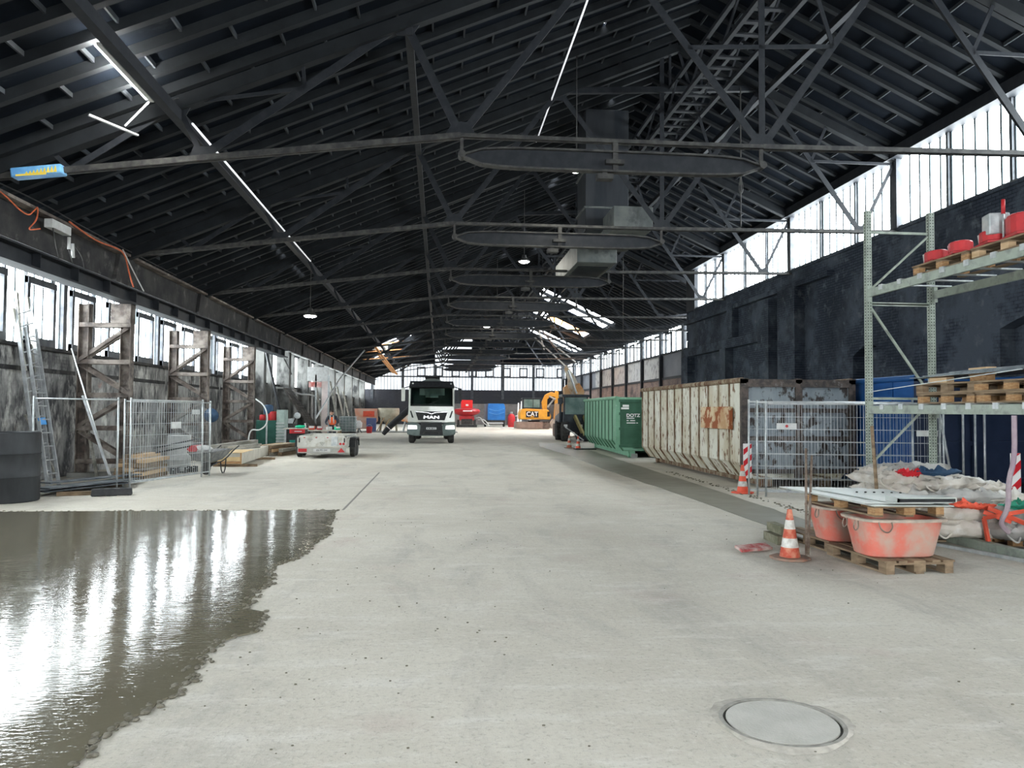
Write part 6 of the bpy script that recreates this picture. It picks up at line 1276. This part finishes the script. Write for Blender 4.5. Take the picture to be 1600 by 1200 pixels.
for i, (z, pts) in enumerate(((.74, [(4.62, 9.75), (4.72, 8.0), (5.62, 7.95), (5.68, 9.6)]), (.757, [(4.55, 9.95), (4.68, 8.12), (5.45, 8.05), (5.6, 9.7)]), (.774, [(4.78, 9.5), (4.95, 7.98), (5.62, 7.98), (5.70, 9.4)]))):
    tag(B(MB().prz(pts, z, z + .012), 'steel_sheet', mat('pale_sheet_metal', (.42, .45, .43), (.52, .54, .51), .4, scale=2, metal=.2) if i == 0 else MATS['pale_sheet_metal']), 'pale sheet metal panel over the mortar tubs, ' + ['lowest', 'middle', 'topmost'][i], 'sheet', 'sheet metal panels on the tubs')
t = thing('folded_profile', 'folded steel profile with a painted shadow strip, lying on the sheet metal', 'profile', (5.3, 8.1, .786)); B(MB().box(4.98, 5.66, 7.96, 7.975, .786, .83).box(4.98, 5.66, 7.96, 8.2, .83, .838).box(4.98, 5.0, 7.96, 8.2, .786, .83), 'channel', MATS['pale_sheet_metal'], t, True); B(MB().box(5.0, 5.64, 7.95, 7.96, .79, .825), 'shadow_gap_strip', M_black, t, True)  # black strip paints the shadow in the profile's gap
bt = MB()
for i in range(6): bt.lathe([(0, 0), (.014, 0), (.014, .012), (0, .015)], (5.1 + .1 * i, 9.0 - .02 * i, .786), 8)
tag(B(bt, 'hex_bolts', M_steel2), 'row of dark bolt heads on the topmost sheet metal', 'bolts', kind='stuff')
for i, (a, b2, lab) in enumerate((((4.58, 9.25, 1.31), (4.45, 9.0, .02), 'rusty steel bar leaning on the mortar tubs, left one'), ((4.68, 9.3, 1.22), (4.50, 9.05, .02), 'rusty steel bar leaning on the mortar tubs, right one'))):
    tag(B(MB().cyl(a, b2, .016, 8), 'steel_bar', mat('rusty_bar', (.11, .075, .055), (.2, .16, .13), .6, scale=14) if i == 0 else MATS['rusty_bar']), lab, 'bar', 'rusty bars leaning on the tubs')
tag(B(MB().cyl((6.0, 10.0, .0), (5.98, 10.15, 1.58), .024, 10), 'broom_stick', MATS['weathered_pallet_wood']), 'upright wooden broom handle leaning before the bags', 'handle')
for i, (x, y, z) in enumerate(((4.55, 10.1, .06), (4.62, 10.15, .18), (4.75, 10.3, .06))): tag(B(MB().cbox((x, y, z), (.12, .5, .11), -.05), 'mossy_beam', mat('mossy_wood', (.13, .13, .085), (.22, .21, .15), .9, scale=8) if i == 0 else MATS['mossy_wood']), 'mossy timber piece left of the rear tub, ' + ['lower front', 'upper', 'lower rear'][i], 'timber', 'mossy timbers by the tubs')

# ================================================================ bag pile
pallet('wooden_pallet', 'brown pallet under the heap of bags, left', (6.6, 10.4, 0), PI / 2, M_wood, group='pallets under the heap of bags')
pallet('wooden_pallet', 'brown pallet under the heap of bags, right', (7.6, 9.9, 0), PI / 2, M_wood, group='pallets under the heap of bags', L=1.0)
M_bag = mat('woven_white', (.56, .52, .46), (.46, .42, .36), .7, scale=4, c3=(.66, .65, .62), s3=3, bump=.5, bscale=10)
M_bag2 = mat('woven_grey', (.36, .355, .335), (.46, .45, .42), .7, scale=4, bump=.5, bscale=10)
def bag(cx, cy, z, w, l, h, rz, seed, m, label, fold=3.0, name='bulk_bag', cat='bag', grp='white bulk bags in the heap', strap=True):
    rnd = random.Random(seed); nx, ny = 34, 26; vs = []; fs = []; ph = [rnd.uniform(0, 6.28) for _ in range(12)]
    def hgt(u, v):
        s = 0; u, v = u + .35 * math.sin(v * 2.1 + ph[3]), v + .35 * math.sin(u * 1.7 + ph[4])
        for k in range(6): s += (1.0 - 2.2 * abs(math.sin((u * math.cos(ph[k] * (.35 if k % 2 else 1)) + v * math.sin(ph[k] * (.35 if k % 2 else 1))) * (fold * .5 + k * 1.1) + ph[k + 6])) ** .7) / (1.1 + k * .4)
        return s
    def edge(a): return 1 + .06 * math.sin(3 * a + ph[0]) + .05 * math.sin(5 * a + ph[1]) + .03 * math.sin(9 * a + ph[2])
    for side in (1, -1):
        for j in range(ny + 1):
            for i in range(nx + 1):
                u = -1 + 2 * i / nx; v = -1 + 2 * j / ny; a = math.atan2(v, u); e = edge(a); f = (1 - abs(u) ** 5) * (1 - abs(v) ** 5)
                zz = side * h * .5 * (f ** .45) + (hgt(u * 2, v * 2) * .024 * (1 if side > 0 else .35)) * (.45 + f)
                vs.append((u * w / 2 * e, v * l / 2 * e, zz))
    n = (nx + 1) * (ny + 1)
    for s in (0, 1):
        for j in range(ny):
            for i in range(nx):
                a = s * n + j * (nx + 1) + i; q = (a, a + 1, a + nx + 2, a + nx + 1); fs.append(q if s == 0 else q[::-1])
    bd = [j * (nx + 1) for j in range(ny + 1)] + []
    rim = [i for i in range(nx + 1)] + [j * (nx + 1) + nx for j in range(1, ny + 1)] + [ny * (nx + 1) + i for i in range(nx - 1, -1, -1)] + [j * (nx + 1) for j in range(ny - 1, 0, -1)]
    for k in range(len(rim)): a = rim[k]; b_ = rim[(k + 1) % len(rim)]; fs.append((a + n, b_ + n, b_, a))
    t = thing(name, label, cat, (cx, cy, z + h / 2), rz, grp)
    mb = MB(); mb.add(vs, fs, True); B(mb, 'fabric', m, t)
    if not strap: return t
    p0 = [(-w / 2 * .9, -l / 2 * .7, 0), (-w / 2 - .05, -l / 2 * .9, -.05), (-w / 2 * .95, -l / 2 - .06, -h * .5 - .02), (-w / 2 * .7, -l / 2 * .98, -h * .3)]
    B(MB().tube(p0, .012, 6, 2), 'lifting_strap', m, t); return t
names = ['bottom left grey bag of the heap, above the pallet', 'bottom middle bag of the heap', 'bottom right grey bag with a hanging strap', 'second layer left, creased bag beside the broom handle', 'second layer middle, cream bag', 'second layer right bag behind the orange trestle', 'third layer left bag with folded hem', 'third layer wide grey bag', 'third layer right bag above the green sheet', 'top left bag with the red marking', 'top middle bag carrying the navy pouch', 'topmost rear bag of the heap', 'flat bag at the far right of the heap']
spec = [(6.45, 10.15, .15, 1.0, .75, .28, .1, M_bag2), (7.0, 9.75, .15, .95, .7, .26, -.1, M_bag), (7.55, 9.5, .15, .85, .75, .26, .15, M_bag2), (6.45, 10.25, .36, 1.0, .85, .26, .25, M_bag), (7.0, 9.85, .36, 1.1, .8, .24, -.05, M_bag), (7.6, 9.7, .36, .8, .8, .24, .2, M_bag2), (6.55, 10.45, .56, 1.0, .8, .24, -.2, M_bag), (7.05, 10.1, .54, 1.2, .9, .22, .15, M_bag2), (7.65, 10.1, .52, .8, .8, .2, -.1, M_bag), (6.6, 10.6, .74, .95, .8, .22, .1, M_bag), (7.1, 10.4, .70, 1.1, .8, .2, .25, M_bag), (7.0, 10.9, .84, 1.1, .7, .2, .1, M_bag2), (7.7, 10.5, .66, .8, .8, .16, 0, M_bag)]
for i, s in enumerate(spec): bag(*s[:7], i * 7 + 3, s[7], names[i])
def fold_(cx, cy, z, w, l, h, rz, seed, m, label): bag(cx, cy, z, w, l, h, rz, seed, m, label, 2.0, 'tarp_fold', 'tarp', None, False)
bag(6.95, 10.18, .93, .55, .2, .07, -.1, 5, MATS['navy_plastic'], 'flat navy pouch lying on top of the bag heap', 2.0, 'dark_pouch', 'pouch', None, False)
fold_(6.56, 10.2, .93, .34, .16, .05, .1, 8, MATS['reflective_red'], 'red printed patch lying on the upper left bag')
fold_(6.95, 9.46, .55, .5, .2, .07, -.1, 9, MATS['safety_orange'], 'orange tarp fold poking out between the bags')
fold_(7.5, 9.38, .55, .4, .2, .08, .1, 10, mat('dull_green_tarp', (.02, .22, .13), (.03, .3, .2), .6, scale=5), 'green sheet fold under the right-hand bags')
fold_(7.75, 9.45, .52, .3, .2, .08, .3, 12, mat('dull_yellow_tarp', (.45, .34, .1), (.5, .45, .3), .6, scale=5), 'yellow fold at the right of the heap')
